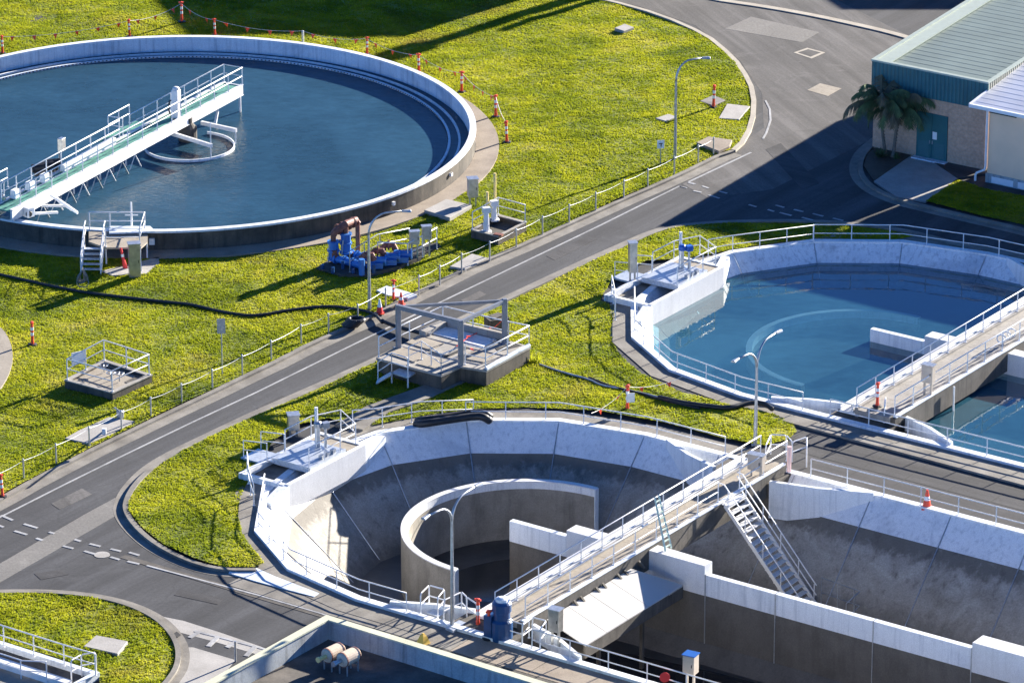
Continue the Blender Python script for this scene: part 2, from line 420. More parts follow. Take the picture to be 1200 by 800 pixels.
# ------------------------------------------------------------------ ditch frames
AX = math.radians(-34.78); U = Vector((math.cos(AX), math.sin(AX), 0)); V = Vector((-U.y, U.x, 0))
C2 = Vector((.733, 210.542, 0)); C3 = Vector((18.28, 233.95, 0))
def uv2(u, v, z=0.0): return C2+U*u+V*v+Vector((0, 0, z))
def uv3(u, v, z=0.0): return C3+U*u+V*v+Vector((0, 0, z))
def ring(fr, vc, R, z, uend=40.0, n=8):
    pts = [fr(uend, vc+R, z)]
    for k in range(n+1):
        a = math.radians(90+180.0*k/n); pts.append(fr(R*math.cos(a), vc+R*math.sin(a), z))
    pts.append(fr(uend, vc-R, z)); return pts
VC2, R2 = -1.6, 11.75
VC3, R3 = .8, 12.35
hole2 = ring(uv2, VC2, R2+.1, 0); hole3 = ring(uv3, VC3, R3+.1, 0)
# ------------------------------------------------------------------ ground sheet with the two basin openings
def ground():
    big = 2500.0
    vs = [Vector((-big, -200)), Vector((big, -200)), Vector((big, 2*big)), Vector((-big, 2*big))]
    es = []
    for hp in (hole2, hole3):
        o = len(vs); vs += [Vector((p.x, p.y)) for p in hp]; n = len(hp)
        es += [(o+i, o+(i+1) % n) for i in range(n)]
    r = delaunay_2d_cdt(vs, es, [], 0, 1e-5)
    V0 = r[0]; fs = r[2]
    cx = np.array([sum(V0[i][0] for i in f)/len(f) for f in fs]); cy = np.array([sum(V0[i][1] for i in f)/len(f) for f in fs])
    bad = inside(cx, cy, hole2) | inside(cx, cy, hole3)
    m = MB(); m.add([(v[0], v[1], 0) for v in V0], [f for f, b in zip(fs, bad) if not b])
    return struct(m, 'ground', 'asphalt')
ground()
# ------------------------------------------------------------------ lawns
def vnoise(x, y, s, seed):
    # smooth value noise, vectorised
    x = np.asarray(x)/s+seed*17.3; y = np.asarray(y)/s+seed*9.1
    xi = np.floor(x).astype(int); yi = np.floor(y).astype(int); xf = x-xi; yf = y-yi
    def hsh(a, b):
        n = (a*374761393+b*668265263+seed*144269) & 0x7fffffff
        n = ((n ^ (n >> 13))*1274126177) & 0x7fffffff
        return ((n ^ (n >> 16)) & 0xffff)/65535.0
    u = xf*xf*(3-2*xf); v = yf*yf*(3-2*yf)
    return (hsh(xi, yi)*(1-u)+hsh(xi+1, yi)*u)*(1-v)+(hsh(xi, yi+1)*(1-u)+hsh(xi+1, yi+1)*u)*v
def lawn_z(x, y):
    return .11+.20*(vnoise(x, y, 5.0, 3)-.5)+.06*(vnoise(x, y, 1.8, 5)-.5)+.02*(vnoise(x, y, .6, 8)-.5)
LAWNS = []; EXCL = []
def lz(p): return float(lawn_z(np.array([p[0]]), np.array([p[1]]))[0])
def lawn(poly, name='lawn', holes=(), step=.45, density=140, tall=1.0, shade=False):
    poly = [Vector((p[0], p[1])) for p in poly]
    xs = np.array([p.x for p in poly]); ys = np.array([p.y for p in poly])
    gx, gy = np.meshgrid(np.arange(xs.min(), xs.max(), step), np.arange(ys.min(), ys.max(), step))
    gx = gx.ravel()+rng.uniform(-.1, .1, gx.size); gy = gy.ravel()+rng.uniform(-.1, .1, gy.size)
    ok = inside(gx, gy, poly)
    for h_ in holes: ok &= ~inside(gx, gy, h_)
    n = len(poly); vs = list(poly); es = [(i, (i+1) % n) for i in range(n)]
    for h_ in holes:
        o = len(vs); q = [Vector((p[0], p[1])) for p in h_]; vs += q; es += [(o+i, o+(i+1) % len(q)) for i in range(len(q))]
    vs += [Vector((a, b)) for a, b in zip(gx[ok], gy[ok])]
    r = delaunay_2d_cdt(vs, es, [], 0, 1e-4)
    V0 = r[0]; fs = [f for f in r[2]]
    cx = np.array([sum(V0[i][0] for i in f)/3 for f in fs]); cy = np.array([sum(V0[i][1] for i in f)/3 for f in fs])
    good = inside(cx, cy, poly)
    for h_ in holes: good &= ~inside(cx, cy, h_)
    vx = np.array([v[0] for v in V0]); vy = np.array([v[1] for v in V0]); z = lawn_z(vx, vy)
    for e_ in EXCL: z = np.where(inside(vx, vy, e_), np.minimum(z, .06), z)
    m = MB(); m.add(list(zip(vx, vy, z)), [f for f, g in zip(fs, good) if g])
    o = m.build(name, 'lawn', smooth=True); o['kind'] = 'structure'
    # blades of grass standing on it
    a, b = xs.min(), xs.max(); c, d = ys.min(), ys.max()
    N = int((b-a)*(d-c)*density)
    x = rng.uniform(a, b, N); y = rng.uniform(c, d, N); k = inside(x, y, poly)
    for h_ in holes: k &= ~inside(x, y, h_)
    for e_ in EXCL: k &= ~inside(x, y, e_)
    dep = y*CP-(-HC)*SP; sx = 600+F*x/dep; sy = 400-F*(y*SP-HC*CP)/dep
    k &= (sx > -60) & (sx < 1260) & (sy > -60) & (sy < 870)
    clump = vnoise(x, y, .9, 11)*.6+vnoise(x, y, .35, 12)*.4
    k &= rng.uniform(0, 1, N) < (.45+clump*.9)*(.65+.5*vnoise(x, y, 2.2, 21))
    x = x[k]; y = y[k]; clump = clump[k]; z = lawn_z(x, y); n = len(x)
    h = (.04+.05*clump*rng.uniform(.5, 1.2, n))*tall; w = rng.uniform(.02, .045, n)
    nb = 3; vs = np.zeros((n, nb, 3, 3)); 
    for j in range(nb):
        an = rng.uniform(0, 2*math.pi, n); dx = np.cos(an)*w; dy = np.sin(an)*w
        lx = rng.normal(0, .5, n)*h; ly = rng.normal(0, .5, n)*h
        ox = rng.uniform(-.04, .04, n); oy = rng.uniform(-.04, .04, n)
        vs[:, j, 0] = np.stack([x+ox-dx, y+oy-dy, z-.01], 1); vs[:, j, 1] = np.stack([x+ox+dx, y+oy+dy, z-.01], 1)
        vs[:, j, 2] = np.stack([x+ox+lx, y+oy+ly, z+h], 1)
    vs = vs.reshape(-1, 3); nt_ = n*nb
    me = bpy.data.meshes.new('grass'); me.vertices.add(len(vs)); me.vertices.foreach_set('co', vs.ravel())
    me.loops.add(nt_*3); me.loops.foreach_set('vertex_index', np.arange(nt_*3, dtype=np.int32))
    me.polygons.add(nt_); me.polygons.foreach_set('loop_start', np.arange(0, nt_*3, 3, dtype=np.int32))
    me.update(calc_edges=True); me.materials.append(M['blade'])
    g = bpy.data.objects.new('grass', me); COL.objects.link(g); tag(g, None, None, kind='stuff')
    print('grass', n)
    return o
C1 = Vector((-19.73, 263.0, 0)); R1 = 17.63
def circle(c, r, n=96): return [Vector((c[0]+r*math.cos(2*math.pi*k/n), c[1]+r*math.sin(2*math.pi*k/n), 0)) for k in range(n)]
KA = pl([(-60, 616), (0, 584), (30, 567), (66, 548), (105, 528), (142, 510), (177, 493), (213, 476), (249, 459), (284, 442), (318, 426), (353, 408), (385, 393), (420, 378), (452, 361), (491, 342), (515, 330), (541, 317), (574, 303), (605, 290), (636, 276), (667, 262), (698, 248), (731, 233), (759, 221), (795, 205), (838, 184), (856, 178)])
KA2 = pl([(856, 178), (866, 169), (874, 155), (879, 138), (880, 120), (877, 104), (870, 90), (860, 75), (847, 62), (830, 48), (810, 37), (785, 26), (757, 16), (725, 7), (695, 0), (660, -8), (600, -22)])
lawnA = KA+KA2[1:]+pl([(500, -45), (200, -50), (-60, -50)])
LAWNS.append(((lawnA,), dict(holes=[circle(C1, R1+1.35)])))
lawnB_px = [(150, 600), (152, 586), (163, 568), (183, 549), (212, 532), (250, 514), (300, 490), (350, 468), (400, 446), (440, 428), (500, 400), (560, 371), (620, 343), (680, 315), (720, 297), (745, 286), (762, 278), (785, 270), (815, 266), (860, 263), (920, 262), (985, 264), (1040, 270), (1075, 277), (1040, 283), (985, 280), (930, 283), (880, 290), (845, 297), (800, 305), (757, 308), (716, 330), (703, 352), (722, 360), (716, 386), (718, 402), (728, 418), (752, 440), (800, 463), (850, 477), (905, 487), (929, 498), (934, 506), (925, 515), (897, 524), (850, 516), (780, 498), (700, 484), (620, 478), (560, 480), (500, 487), (450, 497), (420, 502), (385, 492), (352, 500), (320, 520), (305, 545), (293, 560), (281, 583), (279, 605), (284, 627), (298, 648), (310, 662), (298, 667), (262, 667), (228, 658), (192, 641), (168, 622)]
lawnB = pl(lawnB_px)
LAWNS.append(((lawnB,), dict()))
lawnC = pl([(-60, 700), (0, 697), (60, 697), (110, 702), (150, 712), (180, 727), (198, 745), (206, 763), (204, 783), (192, 800), (178, 814), (150, 830), (118, 812), (116, 792), (60, 772), (0, 752), (-60, 735)])
LAWNS.append(((lawnC,), dict(tall=1.25)))
lawnD = pl([(1085, 238), (1122, 211), (1152, 222), (1200, 232), (1260, 244), (1260, 280), (1200, 264), (1150, 254)])
LAWNS.append(((lawnD,), dict()))
struct(MB().prism(pl([(1012, 196), (1016, 182), (1030, 172), (1076, 178), (1040, 203), (1024, 213)]), -.02, .1), 'garden_bed', 'soil')
# ------------------------------------------------------------------ kerbs, pavings, patches, markings
def offset(pts, d, closed=False):
    o = []; n = len(pts)
    for i in range(n):
        a = pts[(i-1) % n] if (closed or i > 0) else pts[i]; b = pts[(i+1) % n] if (closed or i < n-1) else pts[i]
        t = Vector((b[0]-a[0], b[1]-a[1], 0)).normalized(); o.append(Vector((pts[i][0]-t.y*d, pts[i][1]+t.x*d, 0)))
    return o
def strip(pts, d0, d1, z0, z1, name, mat, closed=False):
    a = offset(pts, d0, closed); b = offset(pts, d1, closed); m = MB(); n = len(pts)
    vs = []
    for p, q in zip(a, b): vs += [(p.x, p.y, z0), (q.x, q.y, z0), (q.x, q.y, z1), (p.x, p.y, z1)]
    fs = []
    for i in range(n if closed else n-1):
        j = (i+1) % n
        for k in range(4): fs.append((4*i+k, 4*i+(k+1) % 4, 4*j+(k+1) % 4, 4*j+k))
    if not closed: fs += [(0, 1, 2, 3), (4*n-1, 4*n-2, 4*n-3, 4*n-4)]
    m.add(vs, fs); return struct(m, name, mat)
strip(KA, -.02, -.30, -.05, .13, 'kerb', 'kerb'); strip(KA, -.303, -.95, -.05, .012, 'gutter', 'kerb')
strip(KA2, -.02, -.32, -.05, .15, 'kerb', 'kerb_pale')
B_road = lawnB[:24]; B_corner = [lawnB[i] for i in (62, 63, 64, 65, 66)]
kb = smooth_poly(pl([(300, 668), (262, 668), (228, 660), (192, 643), (166, 623), (150, 601), (152, 586), (163, 568), (183, 549), (212, 532), (250, 514), (300, 490), (350, 468), (400, 446), (440, 428), (500, 400), (560, 371), (620, 343), (680, 315), (720, 297), (745, 286), (762, 278), (785, 270), (815, 266), (860, 263), (920, 262), (985, 264), (1040, 270), (1090, 281), (1200, 312)]), 2, False)
strip(kb, .02, .28, -.05, .14, 'kerb', 'kerb'); strip(kb, .283, .75, -.05, .010, 'gutter', 'kerb')
kc = smooth_poly(lawnC[:11], 2, False)
strip(kc, .02, .26, -.05, .13, 'kerb', 'kerb'); strip(kc, .263, .65, -.05, .010, 'gutter', 'kerb')
kd = smooth_poly(pl([(1050, 150), (1024, 168), (1009, 182), (1004, 198), (1010, 213), (1025, 225), (1050, 236), (1085, 245), (1140, 258), (1200, 272), (1260, 288)]), 2, False)
strip(kd, .0, .28, -.05, .14, 'kerb', 'kerb'); strip(kd, -.003, -.5, -.05, .012, 'gutter', 'kerb')
strip(smooth_poly(pl([(790, -12), (830, -1), (900, 9), (960, 20), (1010, 31), (1040, 38), (1072, 47)]), 1, False), -.25, .25, -.05, .06, 'kerb', 'kerb_pale')
def sheet(px, z, name, mat):
    m = MB(); m.prism(pl(px, 0), -.03, z); return struct(m, name, mat)
sheet([(856, 178), (895, 150), (893, 110), (868, 72), (815, 30), (750, 8), (700, -4), (740, -30), (900, -40), (1100, 60), (1040, 110), (1030, 150), (1018, 165), (905, 222), (830, 232), (800, 216)], .004, 'road', 'asphalt_yard')
sheet([(-40, 668), (0, 660), (100, 602), (135, 583), (150, 587), (141, 601), (0, 682), (-40, 702)], .006, 'road', 'patch')
sheet([(190, 722), (215, 727), (262, 742), (305, 757), (332, 769), (322, 773), (290, 763), (250, 751), (212, 741), (200, 735)], .006, 'pavement', 'slab')
sheet([(211, 782), (214, 758), (226, 758), (276, 773), (262, 790), (235, 805), (170, 832)], .006, 'pavement', 'slab')
sheet([(1024, 214), (1040, 203), (1076, 178), (1121, 191), (1150, 199), (1122, 211), (1085, 238), (1050, 232)], .09, 'pavement', 'slab')
sheet([(1076, 178), (1090, 172), (1157, 193), (1170, 206), (1150, 206), (1122, 211), (1085, 186)], .12, 'pavement', 'asphalt_dark')
EXCL.append(pl([(393, 500), (430, 478), (475, 462), (520, 445), (545, 450), (500, 470), (455, 486), (425, 506)]))
sheet([(393, 500), (430, 478), (475, 462), (520, 445), (545, 450), (500, 470), (455, 486), (425, 506)], .14, 'path', 'kerb')
sheet([(273, 664), (300, 666), (322, 676), (374, 696), (368, 700), (330, 690), (300, 682), (268, 672)], .06, 'pavement', 'paint_old')
strip(circle(C1, R1+.0, 160), -.01, -1.35, -.05, .17, 'path', 'apron', True)
def walk(fr, vc, R, d0, d1, mat, z=.03, uend=40):
    rp = ring(fr, vc, R, 0, uend); strip(rp, -d0, -d1, -.04, z, 'path', mat)
walk(uv2, VC2, R2, .42, 1.65, 'kerb', .035, 5); walk(uv3, VC3, R3, .42, 1.5, 'kerb', .03, 40)
# paved strip between the two ditches, and the footway in front of the near ditch
struct(MB().prism([uv2(5.0, 15.6), uv2(45, 14.6), uv2(45, 10.6), uv2(5.0, 10.6)], -.03, .02), 'pavement', 'asphalt_dark')
struct(MB().prism([uv2(4.0, 16.6), uv2(45, 15.1), uv2(45, 14.65), uv2(4.0, 15.75)], -.03, .12), 'kerb', 'kerb')
for k in range(9):
    struct(MB().prism([uv2(-6+k*4.2, -15.6), uv2(-6+k*4.2+4.16, -15.6), uv2(-6+k*4.2+4.16, -13.75), uv2(-6+k*4.2, -13.75)], -.03, .022), 'pavement', 'kerb' if k < 3 else 'apron')
struct(MB().prism([uv2(-12, -16.0), uv2(40, -16.0), uv2(40, -15.62), uv2(-12, -15.62)], -.03, .012), 'gutter', 'concrete_dark')
# joints of the paving between the ditches
mj = MB()
for k in range(16): mj.prism([uv2(6+k*2.4, 15.4), uv2(6.07+k*2.4, 15.4), uv2(6.07+k*2.4, 10.9), uv2(6+k*2.4, 10.9)], .015, .026)
mj.prism([uv2(5, 13.0), uv2(45, 12.6), uv2(45, 12.53), uv2(5, 12.93)], .015, .027)
struct(mj, 'pavement', 'dark')
for k, (q_, m_) in enumerate((([(300, 478), (330, 463), (343, 469), (313, 484)], 'asphalt_dark'), ([(640, 300), (690, 276), (700, 280), (650, 305)], 'asphalt_dark'), ([(60, 590), (96, 572), (108, 579), (70, 597)], 'asphalt_yard'), ([(540, 352), (562, 341), (570, 345), (548, 356)], 'asphalt_yard'), ([(210, 690), (262, 701), (255, 708), (204, 697)], 'asphalt_dark'), ([(40, 672), (72, 667), (80, 673), (48, 679)], 'asphalt_dark'), ([(880, 20), (960, 38), (940, 50), (850, 34)], 'patch'), ([(897, 175), (915, 168), (960, 215), (940, 222)], 'asphalt_dark'))):
    sheet(q_, .0085+.0003*k, 'road', m_)
mk = MB()
def line(px, w, z=.016):
    pts = pl(px); a = offset(pts, w/2); b = offset(pts, -w/2)
    for i in range(len(pts)-1):
        mk.prism([a[i], a[i+1], b[i+1], b[i]], -.01, z+.006)
line([(-10, 611), (75, 568), (150, 531), (225, 495), (300, 460), (420, 401), (525, 350), (600, 314), (700, 266), (796, 218.5), (805, 220.5)], .10)
line([(815, 216), (807, 213.5), (842, 197), (880, 179)], .13); line([(897, 118), (902, 128), (903, 141), (898, 156), (894, 163)], .12)
line([(172, 662.5), (230, 678), (300, 696.5), (374, 718), (420, 733)], .12)
dash = [(825, 57, 855, 65), (850, 95, 888, 103), (892, 73, 922, 83), (972, 97, 1008, 107), (922, 115, 972, 130), (1110, 160, 1145, 170)]
for a, b, c, d in dash: line([(600+a/4, 200+b/4), (600+c/4, 200+d/4)], .14, .012)
for a, b, c, d in [(0, 183, 28, 192), (36, 162, 75, 173), (55, 197, 110, 211), (122, 183, 165, 193), (160, 220, 210, 233), (210, 202, 258, 214), (305, 223, 352, 235), (245, 238, 300, 248)]: line([(900+a/4, 200+b/4), (900+c/4, 200+d/4)], .14, .012)
for a, b, c, d in [(5, 15, 60, 38), (68, 88, 126, 105), (112, 55, 175, 74), (230, 93, 255, 100), (170, 122, 200, 132), (350, 128, 378, 136), (295, 158, 343, 170), (420, 148, 470, 160), (395, 182, 450, 198), (518, 172, 566, 183), (518, 210, 560, 222), (605, 188, 652, 202), (597, 230, 652, 243), (-25, 55, 16, 70)]: line([(a/4, 600+b/4), (c/4, 600+d/4)], .16, .013)
line([(228, 739), (262, 747.5), (300, 757.5), (330, 766)], .16, .014)
for a in range(5):
    x0 = 233+a*22; y0 = 740.5+a*5.7
    line([(x0, y0), (x0-11, y0+(9 if a % 2 else 4.5)+2)], .24, .016)
struct(mk, 'road_marking', 'marking')
def squarelid(c, r, label, z=.014, mat='slab', px=None):
    p = P(*c); m = MB()
    q = pl(px) if px else None
    m.prism(q, -.02, z)
    o = m.build('manhole_cover', mat, loc=p); tag(o, label, 'manhole cover'); return o
squarelid((947, 62), 1, 'square grey concrete manhole cover with pale rim in the far yard', px=[(930, 62), (946, 56.5), (967, 62), (951, 69)], mat='kerb_pale')
struct(MB().prism(pl([(935, 62), (947, 58.2), (962, 62), (950, 67)]), 0, .018), 'road', 'asphalt_yard')
squarelid((967, 105), 1, 'square tan manhole cover in the yard in front of the palm', px=[(946, 106), (961, 98), (986, 104), (970, 113)], mat='concrete_tan')
m = MB(); m.lathe(P(119.5, 649.8), [(.37, -.02), (.37, .017)], 20); tag(m.build('manhole_cover', 'slab', loc=P(119.5, 649.8)), 'round pale manhole cover on the dashed line of the road junction', 'manhole cover')
def slab(px, label, z=.2, mat='slab', name='concrete_slab', z0=-.02):
    q_ = pl(px, 0); EXCL.append(q_); c = sum(q_, Vector())/len(px); z = max(z, max(lz(p_) for p_ in q_)+.05)
    m = MB(); m.prism(q_, z0, z)
    o = m.build(name, mat, loc=(c.x, c.y, 0), bevel=.02); return tag(o, label, 'concrete slab')
slab([(76, 518), (92, 509), (110, 501), (128, 493), (158, 498), (142, 507), (124, 516), (104, 524)], 'long grey slab along the fence near the left edge of the road', .2, 'slab')
slab([(720, 38), (732, 33), (743, 37), (731, 41.5)], 'small pale square slab alone on the far lawn', .28)
slab([(768, 143), (783, 138), (793, 141), (780, 146.5)], 'flat grey slab beside the curved lamp post on the far lawn', .24)
slab([(842, 142), (852, 125), (879, 128), (866, 143.5)], 'large pale slab in the grass by the curved kerb', .18)
slab([(816, 173), (830, 166), (858, 170), (855, 177), (842, 183)], 'brown concrete block at the lawn corner next to the kerb', .32, 'apron')
slab([(820, 122), (836, 115), (850, 121), (836, 127.5)], 'rough rubble pad under the lone orange bollard by the curved kerb', .15, 'pebble')
slab([(497, 253), (523, 240), (553, 247), (527, 262)], 'pale slab with steel lid beside the tall cabinet next to the round tank', .35)
slab([(527, 316), (553, 301), (571, 306), (545, 319)], 'grey slab lying across the fence line beside the road', .2)
slab([(441, 344), (453, 338.5), (489, 349), (478, 353), (455, 350)], 'white slab on the verge behind the orange cone and grey lamp post', .2, 'paint_old')
slab([(98, 763), (113, 750), (150, 757), (138, 772)], 'pale slab set in the round grass island at bottom left', .16)
# circular path edge at far left
struct(MB().prism(smooth_poly(pl([(-60, 375), (-20, 378), (2, 387), (13, 405), (16, 425), (10, 446), (-4, 466), (-60, 480)]), 2), -.02, .22), 'path', 'concrete_tan')
# ------------------------------------------------------------------ round clarifier
def strip_mb(m, pts, d0, d1, z0, z1, closed=False):
    a = offset(pts, d0, closed); b = offset(pts, d1, closed); n = len(pts); vs = []
    for p, q in zip(a, b): vs += [(p.x, p.y, z0), (q.x, q.y, z0), (q.x, q.y, z1), (p.x, p.y, z1)]
    fs = []
    for i in range(n if closed else n-1):
        j = (i+1) % n
        for k in range(4): fs.append((4*i+k, 4*i+(k+1) % 4, 4*j+(k+1) % 4, 4*j+k))
    if not closed: fs += [(0, 1, 2, 3), (4*n-1, 4*n-2, 4*n-3, 4*n-4)]
    return m.add(vs, fs)
def clarifier():
    t = thing('round_clarifier', 'large round concrete settling tank full of blue water behind the fence', 'settling tank', C1)
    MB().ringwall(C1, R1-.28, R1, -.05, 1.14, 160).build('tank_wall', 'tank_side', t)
    MB().ringwall(C1, R1-.34, R1+.03, 1.143, 1.26, 160).build('rim', 'paint', t)
    MB().ringwall(C1, R1-.34, R1-.285, .1, 1.14, 160).build('inner_lining', 'paint_old', t)
    MB().ringwall(C1, R1-1.0, R1-.88, .05, .44, 160).build('launder_wall', 'paint', t)
    MB().ringwall(C1, R1-1.6, R1-1.46, .05, .44, 160).build('weir_ring', 'paint_old', t)
    m = MB()
    for k in range(420):
        a = 2*math.pi*k/420; r = R1-1.62
        m.box((C1.x+r*math.cos(a), C1.y+r*math.sin(a), .40), (.03, .10, .05), a)
    m.build('weir_notch', 'dark', t)
    MB().disc(C1, R1-.3, .12, 128).build('floor', 'murk', t)
    w = MB().disc(C1, R1-1.6, .34, 160); struct(w, 'water', 'water_tank', fix=False)
    w = MB(); w.ringwall(C1, R1-1.46, R1-1.0, .13, .33, 160); struct(w, 'water', 'water_tank')
    w = MB(); w.ringwall(C1, R1-.88, R1-.345, .13, .33, 160); struct(w, 'water', 'water_tank')
clarifier()
def scraper_bridge():
    zt = 1.95
    a, b = P(13, 247, zt), P(283.7, 100, zt); d = (b-a); L = d.length; d.normalize(); n = Vector((-d.y, d.x, 0)); ang = math.atan2(d.y, d.x)
    def q(s, w, z): r = a+d*s+n*w; return Vector((r.x, r.y, z))
    t = thing('scraper_bridge', 'white walkway bridge with green deck reaching over the round tank', 'bridge', q(1, .6, 1.26))
    W = 1.2
    m = MB(); m.hexa([q(0, .08, zt-.1), q(L, .08, zt-.1), q(L, W-.08, zt-.1), q(0, W-.08, zt-.1)], [q(0, .08, zt-.03), q(L, .08, zt-.03), q(L, W-.08, zt-.03), q(0, W-.08, zt-.03)]); m.build('deck', 'green', t)
    for w in (0, W):
        m = MB(); m.bar(q(0, w, zt-.27), q(L, w, zt-.27), .12, .58); m.bar(q(0, w, zt+.045), q(L, w, zt+.045), .2, .03); m.bar(q(0, w, zt-.575), q(L, w, zt-.575), .22, .03); m.build('girder', 'paint_clean', t)
    m = MB(); m.bar(q(L-.05, 0, zt-.27), q(L-.05, W, zt-.27), .1, .56); m.build('end_beam', 'paint_clean', t)
    railing('railing', '', '', [q(.9, -.02, zt), q(L, -.02, zt), q(L, W+.02, zt), q(L*.575, W+.02, zt)], 1.1, 1.55, t, r=.034, corners=True)
    railing('railing', '', '', [q(L*.545, W+.02, zt), q(L*.545, W+1.0, zt), q(L*.545+2.3, W+1.0, zt)], 1.1, 1.3, t, r=.03, corners=True)
    railing('railing', '', '', [q(L*.53, W+.02, zt), q(.9, W+.02, zt)], 1.1, 1.6, t, r=.034)
    railing('railing', '', '', [q(1.2, W+.02, zt), q(1.5, W+1.1, zt), q(3.2, W+1.1, zt)], 1.1, 1.3, t, r=.03, corners=True)
    m = MB(); m.hexa([q(L*.5, W, zt-.12), q(L*.58+2, W, zt-.12), q(L*.58+2, W+1.0, zt-.12), q(L*.5, W+1.0, zt-.12)], [q(L*.5, W, zt-.04), q(L*.58+2, W, zt-.04), q(L*.58+2, W+1.0, zt-.04), q(L*.5, W+1.0, zt-.04)]); m.build('side_platform', 'green', t)
    c = P(207, 138, zt); m = MB(); m.box((c.x, c.y, zt+.85), (.42, .42, 1.7), ang); m.lathe((c.x, c.y, zt+1.7), [(.2, 0), (.2, .12), (.1, .18)], 14); cc = m.build('control_column', 'paint_clean', t, bevel=.02)
    m = MB(); m.tube([(c.x-.3, c.y, zt), (c.x-.45, c.y, zt+.5), (c.x-.4, c.y, zt+1.0), (c.x-.1, c.y, zt+1.1)], .05, 6); m.build('cable', 'black', cc)
    c = P(73, 190, zt); m = MB(); m.box((c.x, c.y, zt+1.05), (.4, .3, .75), ang); m.tube([(c.x-.15, c.y, zt-.2), (c.x-.15, c.y, zt+1.4)], .05, 6); m.build('switch_cabinet', 'steel', t, bevel=.015)
    m = MB()
    for px, py, s in ((62, 193, .36), (54, 197, .42), (46, 199, .38)):
        c = P(px, py, zt+.2); m.tube([c+Vector((-.4, -.1, .1)), c+Vector((.4, .15, .1))], s*.65, 12); m.box(c-Vector((0, 0, .2)), (.5, .4, .3), ang)
    m.build('drive_motor', 'black', t)
    for f in (.1, .16, .22):
        m = MB(); c = q(L*f-.6, W*.5+.35, zt); m.box((c.x, c.y, zt+.25), (.5, .35, .5), ang); m.build('gearbox', 'paint', t, bevel=.03)
    m = MB(); m.bar(q(L*.27, W*.8, zt+.22), q(L*.49, W*.8, zt+.22), .3, .4); m.build('scum_trough', 'paint_clean', t, bevel=.02)
    # support legs and scraper struts down into the water
    zb = .2
    for s in (L-.12,):
        m = MB(); m.tube([q(s, .1, zt-.7), q(s, .1, zb)], .07, 8); m.tube([q(s-.2, .1, zb+.05), q(s-.2, .1, zb)], .06, 6); m.build('leg', 'rail', t)
    m = MB(); m.tube([q(L-2.1, .7, zt-.7), q(L-2.2, .4, zb+.7)], .12, 8); m.tube([q(L-2.2, .4, zb+.75), q(L-2.9, .2, zb)], .1, 8); m.build('skimmer_arm', 'rail', t)
    for k, f in enumerate(np.linspace(.13, .52, 8)):
        m = MB(); s = L*f; m.tube([q(s, .05, zt-.7), q(s+.7, .05, zb)], .035, 6); m.tube([q(s, .05, zt-.7), q(s-.35, .3, zb)], .03, 6); m.tube([q(s+.35, .9, zt-.7), q(s+.35, .9, zb)], .055, 6); m.build('strut', 'rail' if k % 2 else 'galv', t)
    for f0, l in ((.06, 1.6), (.12, 1.3)):
        m = MB(); m.bar(q(L*f0, -.02, 1.3), q(L*f0+l, -1.0, 1.05), .14, .12); m.build('wheel_arm', 'paint_clean', t)
    # end carriage on the rim
    m = MB(); c = P(27, 250, 1.3); m.box((c.x, c.y, 1.55), (1.6, .5, .55), ang+1.2); m.build('end_carriage', 'paint_clean', t, bevel=.04)
    for s in (-.6, .6):
        m = MB(); c2 = c+Vector((s*math.cos(ang+1.2), s*math.sin(ang+1.2), 0)); m.tube([c2+Vector((0, -.25, .2)), c2+Vector((0, .25, .2))], .18, 12); m.build('wheel', 'black', t)
    m = MB(); c = q(1.0, 1.6, 1.3); m.box((c.x, c.y, 1.6), (1.5, 1.0, .6), ang); m.lathe((c.x+.3, c.y, 1.9), [(.22, 0), (.22, .35), (.1, .45)], 12); m.build('end_drive', 'steel', t, bevel=.04)
    for w_ in ((85, 250), (78, 246)):
        c = P(w_[0], w_[1], 1.2); m = MB(); m.bar(c+Vector((-.9, .5, .7)), c+Vector((.3, -.2, .1)), .12, .14); m.build('wheel_arm', 'paint_clean', t)
    # centre well: partial ring baffle hung from two beams
    cc = P(222, 168, .6); r = 2.62
    m = MB(); m.ringwall((cc.x, cc.y), r-.07, r, .22, .50, 48, math.radians(-165), math.radians(70)); m.build('centre_baffle', 'paint', t)
    for x0, y0, x1, y1 in ((200, 156, 248, 171), (236, 144, 277, 153)):
        m = MB(); m.bar(P(x0, y0, 1.25), P(x1, y1, 1.25), .16, .22); m.build('baffle_beam', 'paint_clean', t)
    for x0, y0 in ((247, 171), (276, 153)):
        p_ = P(x0, y0, 1.2); m = MB(); m.tube([(p_.x, p_.y, 2.6 if x0 < 260 else 1.2), (p_.x, p_.y, .4)], .035, 6); m.build('hanger', 'rail', t)
    m = MB(); p_ = P(220, 160, .55); m.lathe((p_.x, p_.y, .2), [(.55, 0), (.55, .9), (.3, 1.2), (.3, 1.5)], 16); m.build('centre_pier', 'concrete_dark', t)
scraper_bridge()
